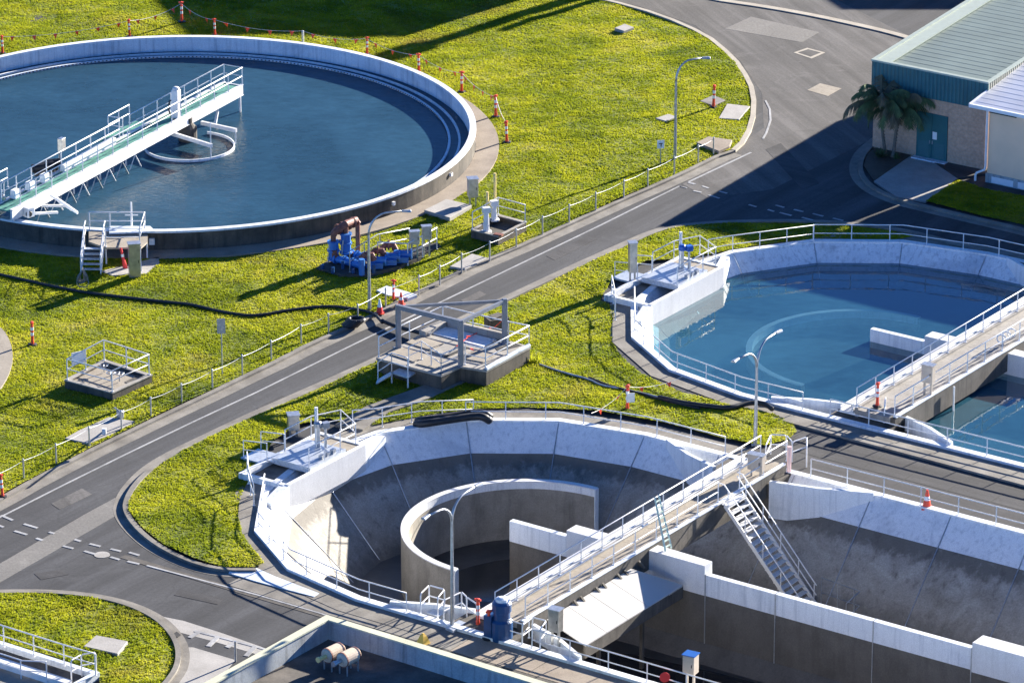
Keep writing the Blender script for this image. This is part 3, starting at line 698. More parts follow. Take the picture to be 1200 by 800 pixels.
# ------------------------------------------------------------------ the two oxidation ditches
def ditch(fr, vc, R, label, wall_v, full):
    t = thing('oxidation_ditch', label, 'treatment basin', fr(0, vc, 0))
    zf, run = -4.3, 4.2
    k = run/4.3
    r0 = ring(fr, vc, R, .06); r1 = ring(fr, vc, R-1.15*k, -1.15); r2 = ring(fr, vc, R-run, zf)
    n = len(r0)
    def loft(a, b, name, mat):
        m = MB(); m.add([*a, *b], [(i, i+1, len(a)+i+1, len(a)+i) for i in range(len(a)-1)]); return m.build(name, mat, t)
    loft(r0, r1, 'painted_band', 'paint_old' if full else 'paint'); loft(r1, r2, 'lower_slope', 'slope_tide')
    if full:
        qa, qb = ring(fr, vc, R-.52*k-.012, -.52), ring(fr, vc, R-.95*k-.012, -.95); loft(qa, qb, 'algae_band', 'algae')
    m = MB(); m.add([p for p in r2], [tuple(range(n))]); m.build('floor', 'floor_wet', t)
    m = MB(); strip_mb(m, [Vector((p.x, p.y, 0)) for p in ring(fr, vc, R, 0)], 0, -.4, -.2, .16); m.build('coping', 'paint', t)
    pts = []
    for i in range(1, n-1): pts.append((r0[i], r2[i]))
    for u in range(1, 10):
        for s in (1, -1): pts.append((fr(u*4.35, vc+s*R, .06), fr(u*4.35, vc+s*(R-run), zf)))
    for a, b in pts:
        d = b-a; jm = MB(); jm.tube([a+Vector((0, 0, .0)), a+d*.98], .03, 5); jm.build('expansion_joint', 'galv', t)
    # dividing wall down the middle, painted on top
    v = wall_v
    m = MB()
    m.prism([fr(.3, v-.14), fr(40, v-.14), fr(40, v+.14), fr(.3, v+.14)], zf, -1.15); m.build('dividing_wall', 'wall_dark', t)
    m = MB(); m.prism([fr(.3, v-.155), fr(40, v-.155), fr(40, v+.155), fr(.3, v+.155)], -1.147, -.1); w = m.build('wall_cap', 'paint', t)
    m = MB(); m.prism([fr(8.0, v-.15), fr(11.3, v-.19), fr(11.3, v+.45), fr(8.0, v+.6)], -1.14, .36); m.build('wall_pier', 'paint_clean', t)
    m = MB(); m.prism([fr(3.6, v-.2), fr(5.4, v-.2), fr(5.4, v+.6), fr(3.6, v+.6)], -1.14, .25); m.build('wall_pier', 'paint_clean', t)
    m = MB(); m.prism([fr(25.5, v-.25), fr(40, v-.25), fr(40, v+.7), fr(25.5, v+.7)], -1.2, .25); m.build('wall_pier', 'paint_clean', t)
    m = MB(); m.add([fr(.3, v-.15, zf+.75), fr(40, v-.15, zf+.75), fr(40, v-.85, zf), fr(.3, v-.85, zf)], [(0, 1, 2, 3)])
    m.add([fr(.3, v+.15, zf+.75), fr(40, v+.15, zf+.75), fr(40, v+.85, zf), fr(.3, v+.85, zf)], [(0, 1, 2, 3)]); m.build('footing', 'wall_dark', t)
    for u in (11.3, 15.1, 20.3, 25.4): m = MB(); m.prism([fr(u, v-.17), fr(u+.05, v-.17), fr(u+.05, v+.17), fr(u, v+.17)], zf+.7, -.08); m.build('expansion_joint', 'galv', t)
    a0 = AX+math.pi/2; c = fr(0, 0); gz = 0
    if full: gz = .27; c = c-Vector((0, .72, 0))
    MB().ringwall((c.x, c.y), 5.75, 6.05, zf, -1.28+gz, 64, a0, a0+math.pi).build('guide_wall', 'slope', t)
    g = MB().ringwall((c.x, c.y), 5.735, 6.065, -1.277+gz, -1.22+gz, 64, a0, a0+math.pi).build('guide_wall_top', 'paint_clean', t)
    MB().ringwall((c.x, c.y), 5.735, 5.747, -1.62+gz, -1.28+gz, 64, a0, a0+math.pi).build('guide_wall_band', 'paint', t)
    for s in (1, -1):
        m = MB(); pm = [fr(0, s*6.05), fr(.06, s*6.05), fr(.06, s*5.75), fr(0, s*5.75)]; m.prism(pm, zf, -1.24); m.build('wall_end', 'paint_old', t)
    # flared chamber walls where the bridge lands
    vs, vn = vc-R, vc+R
    for (ua, va, ub, vb) in ((8.35, vs+1.7, 12.0, vs+.05), (5.3, vs+1.5, 1.6, vs+.05), (8.35, vn-1.7, 13.2, vn-.05), (5.2, vn-1.7, 1.4, vn-.05)):
        mid = ((ua+ub)/2+(.35 if ub > ua else -.35), (va+vb)/2+(.3 if va > vb else -.3)*(1 if va > vc else -1)*-1*(1 if va > vb else -1))
        q = [fr(ua, va), fr((ua+ub)/2, va*.62+vb*.38), fr(ub, vb)]
        m = MB(); strip_mb(m, [Vector((p.x, p.y, 0)) for p in q], -.1, .1, -1.6, .30); m.build('chamber_wall', 'paint', t)
        m = MB(); m.prism([fr(ua, va), fr(ub, vb), fr(ub-(.2 if ub > ua else -.2), (vs if va < vc else vn)), fr(ua, (vs if va < vc else vn))], -.5, -.45); m.build('chamber_floor', 'concrete_dark', t)
    for s, vv in ((1, vs), (1, vn)):
        m = MB(); m.prism([fr(5.0, vv-.0), fr(8.5, vv), fr(8.5, vv+(1.7 if vv < vc else -1.7)), fr(5.0, vv+(1.7 if vv < vc else -1.7))], -2.2, .12); m.build('bridge_abutment', 'concrete_dark', t)
    # outlet chamber at the round end
    u0, u1, va, vb = -13.1, -10.25, -5.3+(vc-VC2), .9+(vc-VC2)
    if full: u0, u1, va, vb = -13.2, -10.35, -4.2, 2.9
    m = MB(); m.hexa([fr(u1-.24, va, -1.45), fr(u1, va, -1.0), fr(u1, vb, -1.0), fr(u1-.24, vb, -1.45)], [fr(u1-.24, va, .36), fr(u1, va, .36), fr(u1, vb, .36), fr(u1-.24, vb, .36)]); m.build('chamber_face', 'paint_clean', t)
    m = MB(); m.hexa([fr(u1-1.2, va, -1.9), fr(u1-.24, va, -1.45), fr(u1-.24, vb, -1.45), fr(u1-1.2, vb, -1.9)], [fr(u1-1.2, va, -1.3), fr(u1-.24, va, -1.1), fr(u1-.24, vb, -1.1), fr(u1-1.2, vb, -1.3)]); m.build('chamber_soffit', 'concrete', t)
    for v0 in (va, vb):
        m = MB(); m.prism([fr(u0, v0-.12), fr(u1-.24, v0-.12), fr(u1-.24, v0+.12), fr(u0, v0+.12)], -.6, .345); m.build('chamber_wall', 'paint', t)
    m = MB(); m.prism([fr(u0-.12, va-.12), fr(u0+.12, va-.12), fr(u0+.12, vb+.12), fr(u0-.12, vb+.12)], -.6, .34); m.build('chamber_wall', 'paint', t)
    # triangular wing walls that tie the chamber into the sloping rim
    for v0, s in ((va, -1), (vb, 1)):
        ve = v0+s*1.9; ue = -math.sqrt(max(1, (R-.15)**2-(ve-vc)**2))+.1
        m = MB(); m.hexa([fr(u1-.5, v0, -1.5), fr(u1, v0, -1.0), fr(ue+.25, ve, -.25), fr(ue-.25, ve, -.25)], [fr(u1-.5, v0, .335), fr(u1, v0, .335), fr(ue+.2, ve, .155), fr(ue-.3, ve, .155)]); m.build('wing_wall', 'paint', t)
    m = MB(); m.prism([fr(u0, va+.1), fr(u1-.3, va+.1), fr(u1-.3, vb-.1), fr(u0, vb-.1)], -.9, -.75); m.build('chamber_floor', 'concrete_dark', t)
    m = MB(); m.prism([fr(u0+.1, vb-2.0), fr(u1-.24, vb-2.0), fr(u1-.24, vb-.12), fr(u0+.1, vb-.12)], -.1, .3); m.build('chamber_slab', 'concrete_tan', t)
    return t
d2 = ditch(uv2, VC2, R2, 'empty near oxidation ditch with bare sloping concrete walls and curved guide wall', -1.77, False)
d3 = ditch(uv3, VC3, R3, 'far oxidation ditch full of teal water with a sunken curved guide wall', .55, True)
w3 = ring(uv3, VC3, R3-.6, -.8); m = MB(); m.add(w3, [tuple(range(len(w3)))]); struct(m, 'water', 'water_ditch', fix=False)
w3 = ring(uv3, VC3, R3-1.3, -1.75); m = MB(); m.add(w3, [tuple(range(len(w3)))]); struct(m, 'water', 'murk')
# shallow puddle left on the near channel floor
m = MB(); m.prism(smooth_poly([uv2(6.5, -2.7), uv2(40, -2.9), uv2(40, -8.5), uv2(9, -8.6), uv2(6.5, -7)], 2), -4.32, -4.27); struct(m, 'water', plain('puddle', (.012, .014, .018), .04, 0, .1))
m = MB(); m.prism(smooth_poly([uv2(-4.5, -3), uv2(1, -4.8), uv2(6, -4.2), uv2(6, 2.5), uv2(1, 4), uv2(-3, 2.5)], 2), -4.32, -4.275); struct(m, 'water', plain('damp film', (.02, .02, .02), .12, 0, .3))
def deck_bridge(fr, label, uL, uR, v0, v1, stairgap=None, zd=.52):
    t = thing('access_bridge', label, 'bridge', fr((uL+uR)/2, v0, zd))
    ud = uL+1.05
    m = MB(); n = 11
    for k in range(n):
        a = v0+(v1-v0)*k/n; b = v0+(v1-v0)*(k+1)/n-.015
        m.prism([fr(ud, a), fr(uR-.28, a), fr(uR-.28, b), fr(ud, b)], zd-.3, zd)
    m.build('deck', 'concrete_tan' if fr is uv2 else 'concrete', t)
    m = MB(); m.prism([fr(uR-.28, v0), fr(uR, v0), fr(uR, v1), fr(uR-.28, v1)], zd-1.15, zd+.02); m.build('side_beam', 'concrete_dark', t)
    m = MB(); m.prism([fr(uR-.16, v0+.1), fr(uR+.03, v0+.1), fr(uR+.03, v1-.1), fr(uR-.16, v1-.1)], zd+.023, zd+.1); m.build('kerb_trim', 'paint', t)
    m = MB(); m.prism([fr(ud-.16, v0), fr(ud, v0), fr(ud, v1), fr(ud-.16, v1)], zd-1.0, zd+.12); m.build('side_beam', 'concrete', t)
    m = MB(); m.prism([fr(uL, v0), fr(ud-.16, v0), fr(ud-.16, v1), fr(uL, v1)], zd-.35, zd-.22); m.prism([fr(uL, v0), fr(uL+.09, v0), fr(uL+.09, v1), fr(uL, v1)], zd-.22, zd-.02)
    m.prism([fr(ud-.36, v0), fr(ud-.27, v0), fr(ud-.27, v1), fr(ud-.36, v1)], zd-.22, zd+.03); m.build('launder_tray', 'paint_clean', t)
    m = MB(); m.tube([fr(uL+.4, v0+.5, zd-.1), fr(uL+.4, v1-.3, zd-.1)], .05, 6); m.build('pipe', 'galv', t)
    a = ud-.08
    railing('r', '', '', [fr(a, v0, zd+.12), fr(a, v1, zd+.12)], 1.05, 1.75, t, r=.03)
    if stairgap:
        railing('r', '', '', [fr(uR-.1, v0+.4, zd+.1), fr(uR-.1, stairgap[0], zd+.1)], 1.05, 1.75, t, r=.03)
        railing('r', '', '', [fr(uR-.1, stairgap[1], zd+.1), fr(uR-.1, v1+.2, zd+.1)], 1.05, 1.75, t, r=.03)
    else: railing('r', '', '', [fr(uR-.1, v0+.1, zd+.1), fr(uR-.1, v1, zd+.1)], 1.05, 1.75, t, r=.03)
    return t
b2 = deck_bridge(uv2, 'concrete footbridge with tan deck across the empty ditch', 5.75, 8.2, -12.3, 10.2, (4.2, 6.1))
b3 = deck_bridge(uv3, 'grey concrete footbridge across the water filled ditch at right', 5.3, 8.5, -11.0, 12.6)
# hood on the side of the near bridge
m = MB()
t = thing('weir_hood', 'folded pale sheet hood fixed along the side of the near footbridge', 'hood', uv2(9, -6, -.8))
vA, vB = -10.4, -2.6
tu, tz, bu, bz = 8.24, .02, 10.35, -.72
npan = 4
for k in range(npan):
    a = vA+(vB-.9-vA)*k/npan+.012; b = vA+(vB-.9-vA)*(k+1)/npan-.012
    m = MB(); m.hexa([uv2(tu, a, tz-.05), uv2(bu, a, bz-.05), uv2(bu, b, bz-.05), uv2(tu, b, tz-.05)], [uv2(tu, a, tz), uv2(bu, a, bz), uv2(bu, b, bz), uv2(tu, b, tz)]); m.build('panel', 'hoodmat', t)
b = vB-.9
m = MB(); m.add([uv2(tu, b, tz), uv2(bu, b, bz), uv2(bu, vB+.3, bz), uv2(tu, b, tz-.1), uv2(bu, b, bz-.1), uv2(bu, vB+.3, bz-.1), uv2(tu, vB+.3, bz-.1)], [(0, 1, 2), (3, 5, 4), (0, 2, 6), (1, 4, 5, 2)]); m.build('end_panel', 'hoodmat', t)
m = MB(); m.hexa([uv2(bu-.1, vA, bz-.65), uv2(bu, vA, bz-.65), uv2(bu, vB+.3, bz-.65), uv2(bu-.1, vB+.3, bz-.65)], [uv2(bu-.1, vA, bz-.06), uv2(bu, vA, bz-.06), uv2(bu, vB+.3, bz-.06), uv2(bu-.1, vB+.3, bz-.06)]); m.build('skirt', 'concrete_dark', t)
m = MB(); m.prism([uv2(8.25, vA+.2), uv2(9.7, vA+.2), uv2(9.7, vB-.4), uv2(8.25, vB-.4)], -1.9, -1.4); m.build('trough', 'wall_dark', t)
for k in range(8):
    a = vA+.9+k*.9+(.35 if k % 2 else 0)
    m = MB(); m.hexa([uv2(8.22, a, -.1), uv2(8.55, a, -.14), uv2(8.55, a+.12, -.14), uv2(8.22, a+.12, -.1)], [uv2(8.22, a, .16), uv2(8.26, a, .14), uv2(8.26, a+.12, .14), uv2(8.22, a+.12, .16)]); m.build('bracket', 'concrete_dark', t)
for vq in (-4.6, -8.2):
    m = MB(); c = uv2(9.6, vq); m.box((c.x, c.y, -3.1), (.16, .16, 2.4), AX); m.build('leg', 'concrete_dark', t)
# access stair down from the near bridge
def stair():
    t = thing('access_stair', 'steep pale metal stair going down into the empty ditch from the footbridge', 'stair', uv2(12, 5.2, -4.3))
    va, vb = 4.35, 5.95; u0, z0, u1, z1 = 8.35, .5, 12.6, -4.3
    for v in (va, vb):
        m = MB(); m.bar(uv2(u0, v, z0), uv2(u1, v, z1+.1), .06, .28); m.build('stringer', 'rail', t)
    n = 18
    for k in range(n):
        f = (k+.5)/n; u = u0+(u1-u0)*f; z = z0+(z1-z0)*f
        m = MB()
        for j in range(3): m.prism([uv2(u-.16+j*.11, va+.03), uv2(u-.08+j*.11, va+.03), uv2(u-.08+j*.11, vb-.03), uv2(u-.16+j*.11, vb-.03)], z-.02, z+.02)
        for j in range(4): m.prism([uv2(u-.16, va+.03+j*.5), uv2(u+.14, va+.03+j*.5), uv2(u+.14, va+.07+j*.5), uv2(u-.16, va+.07+j*.5)], z-.045, z-.022)
        m.build('tread', 'paint_clean', t)
    m = MB(); m.prism([uv2(8.1, va), uv2(8.6, va), uv2(8.6, vb), uv2(8.1, vb)], .44, .5); m.build('landing', 'rail', t)
    for v in (va, vb):
        for h in ((1.0, .5) if v == vb else (1.0,)):
            m = MB(); m.tube([uv2(u0-.3, v, z0+.65+h*.4), uv2(u0, v, z0+h), uv2(u1, v, z1+h+.1)], .03, 6); m.build('handrail', 'rail', t)
        for f in (.05, .28, .52, .76, .97):
            m = MB(); m.tube([uv2(u0+(u1-u0)*f, v, z0+(z1-z0)*f), uv2(u0+(u1-u0)*f, v, z0+(z1-z0)*f+1.0)], .028, 6); m.build('baluster', 'rail', t)
stair()
railing('guard_rail', 'short rail around the pit at the foot of the metal stair', 'railing', [uv2(12.9, 5.9, -4.3), uv2(15.2, 5.6, -4.3), uv2(15.4, 4.0, -4.3)], 1.6, 1.1, r=.025, mat='galv')
m = MB(); a, b = P(797, 650, .36), P(781, 612, .95)
t = thing('step_ladder', 'pale green ladder leaning against the near footbridge', 'ladder', a)
dv = V*.42; top = uv2(8.0, -1.0, 2.7); bot = uv2(8.9, -1.35, .38)
for s in (-.5, .5):
    m = MB(); m.bar(bot+dv*s*1.2, top+dv*s*.8, .09, .09); m.build('side_rail', 'palegreen', t)
for k in range(9):
    f = (k+.6)/9.4; c = bot.lerp(top, f); m = MB(); m.bar(c-dv*.5, c+dv*.5, .07, .05); m.build('rung', 'palegreen', t)
# pipes and fittings lying in the near ditch
m = MB(); m.tube([uv2(5.6, -3.0, -3.0), uv2(3.2, -.7, -2.9)], .16, 10); m.tube([uv2(3.2, -.7, -3.0), uv2(3.2, -.7, -2.1)], .16, 10); m.box(uv2(3.2, -.7, -2.0), (.42, .42, .3))
tag(m.build('dropper_pipe', 'black', loc=uv2(4, -2, -4.3)), 'black pipe with a flanged riser below the white dividing wall stub', 'pipe')
m = MB(); m.bar(uv2(5.4, -9.6, -1.0), uv2(5.2, -4.6, -1.1), .2, .18); tag(m.build('support_beam', 'concrete', loc=uv2(5.3, -9, -4.3)), 'long grey beam beneath the launder inside the curved guide wall', 'beam')
m = MB(); c = uv2(-.2, -3.6, -4.26); m.lathe(c, [(1.0, 0), (1.0, .04)], 24); tag(m.build('sump_cover', 'black', loc=c), 'round black sump in the floor within the curved guide wall', 'sump')
# guard rails of the ditches
def ring_rail(fr, vc, R, i0, i1, ua, ub, label, name='guard_rail', sp=2.1):
    full = ring(fr, vc, R+.2, .02)
    pts = full[i0:i1+1]
    if ua is not None: pts = [fr(ua[0], vc+R+.2, .02)]+pts if ua[1] > 0 else [fr(ua[0], vc-R-.2, .02)]+pts
    if ub is not None: pts = pts+[fr(ub[0], vc-R-.2, .02)]
    return railing(name, label, 'railing', pts, 1.05, sp, r=.03)
ring_rail(uv2, VC2, R2, 1, 3, (4.6, 1), None, 'white rail along the curved back edge of the empty ditch below the lawn')
ring_rail(uv2, VC2, R2, 6, 9, None, (2.7,), 'white rail along the curved front edge of the empty ditch beside the road')
railing('guard_rail', 'white rail with red disc along the front of the empty ditch near the parapet roof', 'railing', [uv2(9.6, VC2-R2-.2, .02), uv2(30, VC2-R2-.2, .02)], 1.05, 2.0, r=.03)
railing('guard_rail', 'rail beside the paved strip above the dry right hand channel, orange cone at its foot', 'railing', [uv2(9.5, VC2+R2+.2, .02), uv2(32, VC2+R2+.2, .02)], 1.05, 2.1, r=.03)
ring_rail(uv3, VC3, R3, 1, 3, (30, 1), None, 'rail along the shaded back edge of the water filled ditch')
ring_rail(uv3, VC3, R3, 6, 9, None, (3.6,), 'rail along the sunlit front left edge of the water filled ditch')
railing('guard_rail', 'rail along the front of the water filled ditch right of its footbridge', 'railing', [uv3(5.2, VC3-R3-.2, .02), uv3(32, VC3-R3-.2, .02)], 1.05, 2.2, r=.03)
# outlet chamber platforms with their rails, gates and actuators
def weir_platform(fr, vb, va, u0, u1, label, kind):
    zt = .5
    t = thing('weir_platform', label, 'platform', fr((u0+u1)/2, (va+vb)/2, zt))
    m = MB(); v0, v1 = vb-4.2, vb-1.3
    m.prism([fr(u0+.3, v0), fr(u1-.3, v0), fr(u1-.3, v1), fr(u0+.3, v1)], zt-.12, zt); m.build('deck_plate', 'plate', t)
    m = MB(); m.bar(fr(u1-.28, v0, zt-.12), fr(u1-.28, v1, zt-.12), .08, .3); m.bar(fr(u0+.3, v0, zt-.12), fr(u1-.3, v0, zt-.12), .08, .3); m.build('edge_beam', 'plate', t)
    m = MB(); m.prism([fr(u0-1.4, v0-.3), fr(u0+.1, v0-.3), fr(u0+.1, v0+1.1), fr(u0-1.4, v0+1.1)], .12, .22); m.build('step', 'plate', t)
    m = MB(); m.prism([fr(u0-.1, v0-.1), fr(u0+.5, v0-.1), fr(u0+.5, v0+1.0), fr(u0-.1, v0+1.0)], .3, .36); m.build('step', 'plate', t)
    railing('r', '', '', [fr(u1-.3, v0, zt), fr(u1-.3, v1+.9, zt), fr(u0+.9, v1+1.9, zt), fr(u0+.2, v1+.4, zt), fr(u0+.2, v0+1.2, zt)], 1.05, 1.5, t, r=.03, corners=True)
    railing('r', '', '', [fr(u0+.15, v0-.2, .3), fr(u0-1.3, v0-.2, .1)], 1.0, 1.0, t, r=.026)
    railing('r', '', '', [fr(u0+.15, v0+1.2, .3), fr(u0-1.3, v0+1.2, .1)], 1.0, 1.0, t, r=.026)
    c = fr((u0+u1)/2-.1, v1-.5, zt)
    g = MB(); g.box((c.x, c.y, zt+.5), (.16, .16, 1.0)); g.box((c.x+.35, c.y, zt+.5), (.12, .12, 1.0)); g.build('gate_frame', 'galv', t)
    g = MB(); g.lathe((c.x, c.y, zt+1.0), [(.05, 0), (.22, .05), (.22, .25), (.1, .35)], 14); g.box((c.x+.35, c.y, zt+1.15), (.35, .3, .3), .5); g.build('actuator', 'blue' if kind else 'galv', t)
    g = MB(); g.tube([(c.x-.1, c.y+.2, zt), (c.x-.1, c.y+.2, zt+2.0)], .09, 10); g.build('spindle_cover', 'rail', t)
    for k in range(3):
        p = fr(u1-.5, v0+1.3+k*.45, zt+.1); g = MB(); g.box(p, (.2, .25, .2), AX); g.build('bracket', 'galv', t)
    return t
weir_platform(uv2, .9, -5.3, -13.1, -10.25, 'pale weir platform at the round end of the empty ditch', 0)
weir_platform(uv3, 2.9, -4.2, -13.2, -10.35, 'pale weir platform with blue actuator at the round end of the full ditch', 1)
railing('guard_rail', 'sloping rail beside the white wall left of the empty ditch platform', 'railing', [uv2(-13.0, -5.0, .3), uv2(-11.9, -6.3, .1), uv2(-10.6, -7.6, .02)], 1.05, 1.2, r=.028)
railing('guard_rail', 'sloping rail beside the white wall left of the full ditch platform', 'railing', [uv3(-13.1, -3.9, .3), uv3(-12.2, -5.0, .1), uv3(-11.2, -6.4, .02)], 1.05, 1.2, r=.028)
railing('guard_rail', 'rail linking the empty ditch platform to its curved back edge', 'railing', [uv2(-12.3, 2.6, .1), uv2(-11.6, 3.6, .02), uv2(-10.3, 5.6, .02), uv2(-8.3, 7.3, .02)], 1.05, 1.6, r=.028)
railing('guard_rail', 'rail linking the full ditch platform to its shaded back edge', 'railing', [uv3(-12.2, 4.2, .1), uv3(-11.6, 5.6, .02), uv3(-8.8, 9.6, .02)], 1.05, 1.8, r=.028)
# ------------------------------------------------------------------ lamp posts
def lamp(base, h, arms, label, gz=0.0, thick=.085):
    b = Vector((base.x, base.y, gz)); t = thing('lamp_post', label, 'lamp post', b)
    m = MB(); m.tube([b, b+Vector((0, 0, 1.2)), b+Vector((0, 0, h-1.2))], [thick*1.25, thick*1.1, thick*.75], 10)
    m.box(b+Vector((0, 0, .03)), (.38, .38, .06)); m.build('pole', 'galv', t, smooth=False)
    for d, reach, rise in arms:
        d = Vector(d).normalized(); p0 = b+Vector((0, 0, h-1.25)); pts = []
        for k in range(9):
            a = k/8*math.pi/2
            pts.append(p0+d*(reach*.6*(1-math.cos(a)))+Vector((0, 0, rise*math.sin(a))))
        pts.append(pts[-1]+d*reach*.4+Vector((0, 0, .04)))
        m = MB(); m.tube(pts, [thick*.75]*4+[thick*.6]*6, 8); arm = m.build('arm', 'galv', t, smooth=True)
        e = pts[-1]; m = MB(); q = e+d*.5; n = Vector((-d.y, d.x, 0))*.14
        m.hexa([e-n*.5-Vector((0, 0, .05)), q-n-Vector((0, 0, .06)), q+n-Vector((0, 0, .06)), e+n*.5-Vector((0, 0, .05))], [e-n*.5+Vector((0, 0, .06)), q-n*.6+Vector((0, 0, .05)), q+n*.6+Vector((0, 0, .05)), e+n*.5+Vector((0, 0, .06))])
        m.build('lamp_head', 'galv', arm, bevel=.02)
p = P(433, 365); lamp(p, 5.45, [((1, .12, 0), 1.75, 1.25)], 'single arm grey lamp post beside the blue pumps', .05)
p = P(791, 189); lamp(p, 6.0, [((1, .25, 0), 1.5, 1.25)], 'single arm grey lamp post on the far lawn near the curved kerb', .05)
p = P(885, 522); lamp(p, zat(p, 431)+1.25, [((-.57, -.82, 0), 1.7, .95), ((.57, .82, 0), 1.7, 1.2)], 'twin arm lamp post at the lawn tip between the two ditches', .05)
p = P(530, 735); lamp(p, zat(p, 611)+1.25, [((-.57, -.82, 0), 1.7, .85), ((.57, .82, 0), 1.8, 1.0)], 'twin arm lamp post at the near end of the empty ditch footbridge', .03)
# ------------------------------------------------------------------ orange bollards, bunting, cones
proto = thing('bollard', '', 'bollard', (0, 0, 0))
m = MB(); m.lathe((0, 0, 0), [(.2, 0), (.2, .04), (.13, .07)], 8); m.build('base', 'black', proto)
m = MB(); m.lathe((0, 0, 0), [(.075, .06), (.06, .3), (.06, .95), (.05, 1.0), (.05, 1.06), (.075, 1.08), (.075, 1.16), (.03, 1.18)], 12); m.box((0, 0, 1.12), (.24, .06, .07)); m.build('post', 'orange', proto)
for z in (.48, .74):
    m = MB(); m.lathe((0, 0, 0), [(.064, z), (.064, z+.16)], 12); m.build('reflective_band', 'white', proto)
BPOS = {}
bl = [('a', (3, 63), 1, 'orange bollard at the far left edge behind the round tank'), ('b', (152, 43), .95, 'orange bollard behind the round tank in the sunlit grass'),
      ('c', (213, 26), 1.12, 'tall orange bollard at the edge of the big lawn shadow, highest in the picture'), ('d', (252, 42), .95, 'orange bollard in the dark shadow behind the round tank'),
      ('f', (430, 64), .95, 'faded orange bollard behind the round tank near the tip of the narrow lawn shadow'), ('g', (491, 86), 1.08, 'orange bollard with open top behind the round tank rim'),
      ('h', (541, 108), 1.12, 'orange bollard where the grass meets the round tank at right'), ('i', (581, 137), 1.15, 'second last orange bollard of the bunting line, right of the round tank'),
      ('j', (594, 167), 1.12, 'last orange bollard at the lower end of the bunting line'), ('k', (836, 126), 1.2, 'lone orange bollard on the rubble pad by the curved kerb'),
      ('l', (38, 404), 1.1, 'orange bollard alone on the lawn near the left edge path'), ('n', (3, 582), 1.0, 'orange bollard on the verge cut by the left picture edge'),
      ('o', (735, 480), 1.15, 'orange bollard with a white sheet on the lawn between the ditches'), ('p', (1028, 476), 1.1, 'orange bollard at the end of the full ditch footbridge'),
      ('q', (572, 748), 1.2, 'orange bollard standing in front of the blue motor'), ('r', (560, 733), 1.15, 'orange bollard behind the rail left of the blue motor'), ('s', (461, 352), 1.0, 'faded orange bollard on the white verge slab behind the traffic cones')]
for i, (k, px, s, lab) in enumerate(bl):
    gz = .03 if k in 'qr' else (.6 if k == 'p' else .09)
    p = P(px[0], px[1], gz); o = proto if i == 0 else copy_tree(proto)
    o.location = p; o.scale = (1.15*s, 1.15*s, s); o['label'] = lab; o['group'] = 'orange bollards'; o.rotation_euler = (random.uniform(-.04, .04), random.uniform(-.04, .04), random.uniform(0, 3))
    BPOS[k] = p+Vector((0, 0, 1.08*s))
p = P(735, 480, .09); m = MB(); m.box((p.x+.16, p.y-.1, .78), (.42, .02, .5), .2); tag(m.build('notice_sheet', 'white', loc=p), 'white notice sheet tied to the orange bollard between the ditches', 'sign')
p = P(355, 50, .09); m = MB(); m.lathe(p, [(.07, 0), (.07, .72), (.03, .78)], 10); tag(m.build('marker_post', 'white', loc=p), 'short white post holding up the bunting behind the round tank', 'post')
BPOS['e'] = p+Vector((0, 0, .75))
p = P(147, 315, .12); t = thing('bollard', 'red bollard leaning under the round tank stair platform', 'bollard', p); a = p; b = p+Vector((-.22, .1, 1.15))
m = MB(); m.tube([a, a.lerp(b, .5), b], [.13, .09, .06], 10); m.build('post', 'red', t); m = MB(); m.tube([a.lerp(b, .55), a.lerp(b, .72)], .085, 10); m.build('reflective_band', 'white', t)
def bunting(keys, name_label, p0=None, p1=None, sag=.25, nf=3):
    P0 = [p0] if p0 else []
    pts = P0+[BPOS[k] for k in keys]+([p1] if p1 else [])
    t = thing('bunting', name_label, 'bunting', pts[0]); path = []; flags = []
    for a, b in zip(pts, pts[1:]):
        L = (b-a).length; n = max(4, int(L/.4))
        for k in range(n): f = k/n; path.append(a.lerp(b, f)-Vector((0, 0, sag*4*f*(1-f)*min(1, L/4))))
        for k in range(max(1, int(L/1.25))):
            f = (k+.5)/max(1, int(L/1.25)); flags.append((a.lerp(b, f)-Vector((0, 0, sag*4*f*(1-f)*min(1, L/4))), (b-a).normalized()))
    path.append(pts[-1]); m = MB(); m.tube(path, .012, 4); m.build('cord', 'white', t)
    for c, d in flags:
        m = MB(); w = .14; tw = Vector((random.uniform(-.1, .1), random.uniform(-.1, .1), 0)); n = Vector((-d.y, d.x, 0))*.008
        A, B_, C_ = c-d*w, c+d*w, c-Vector((0, 0, .3))+tw
        m.add([A-n, B_-n, C_-n, A+n, B_+n, C_+n], [(0, 1, 2), (5, 4, 3), (0, 3, 4, 1), (1, 4, 5, 2), (2, 5, 3, 0)]); m.build('flag', 'orange', t)
bunting('abcdefghij', 'line of small orange triangular flags strung behind the round tank')
bunting('o', 'short cord of orange flags between the two ditch rails across the lawn', P(693, 484, .9), P(800, 441, 1.0), .25)
def cone(px, h, label, gz=.05, white=False):
    p = P(px[0], px[1], gz); t = thing('traffic_cone', label, 'traffic cone', p)
    m = MB(); m.boxb(p, (.4*h/.7, .4*h/.7, .05)); m.build('base', 'orange', t)
    m = MB(); m.lathe(p, [(.16*h/.7, .05), (.035*h/.7, h)], 16); m.build('body', 'white' if white else 'orange', t, smooth=False)
    m = MB(); z0, z1 = (.05, h*.45) if white else (h*.45, h*.66); f = lambda z: (.16-(.125)*(z-.05)/(h-.05))*h/.7+.004
    m.lathe(p, [(f(z0), z0), (f(z1), z1)], 16); m.build('reflective_band', 'red' if white else 'white', t)
cone((445, 367), .8, 'red and white traffic cone at the foot of the lamp post by the road', .06, True)
cone((470, 358), .75, 'red traffic cone on the verge behind the steel frame', .06)
cone((1086, 595), .95, 'orange traffic cone by the rail above the dry right hand channel', .03)
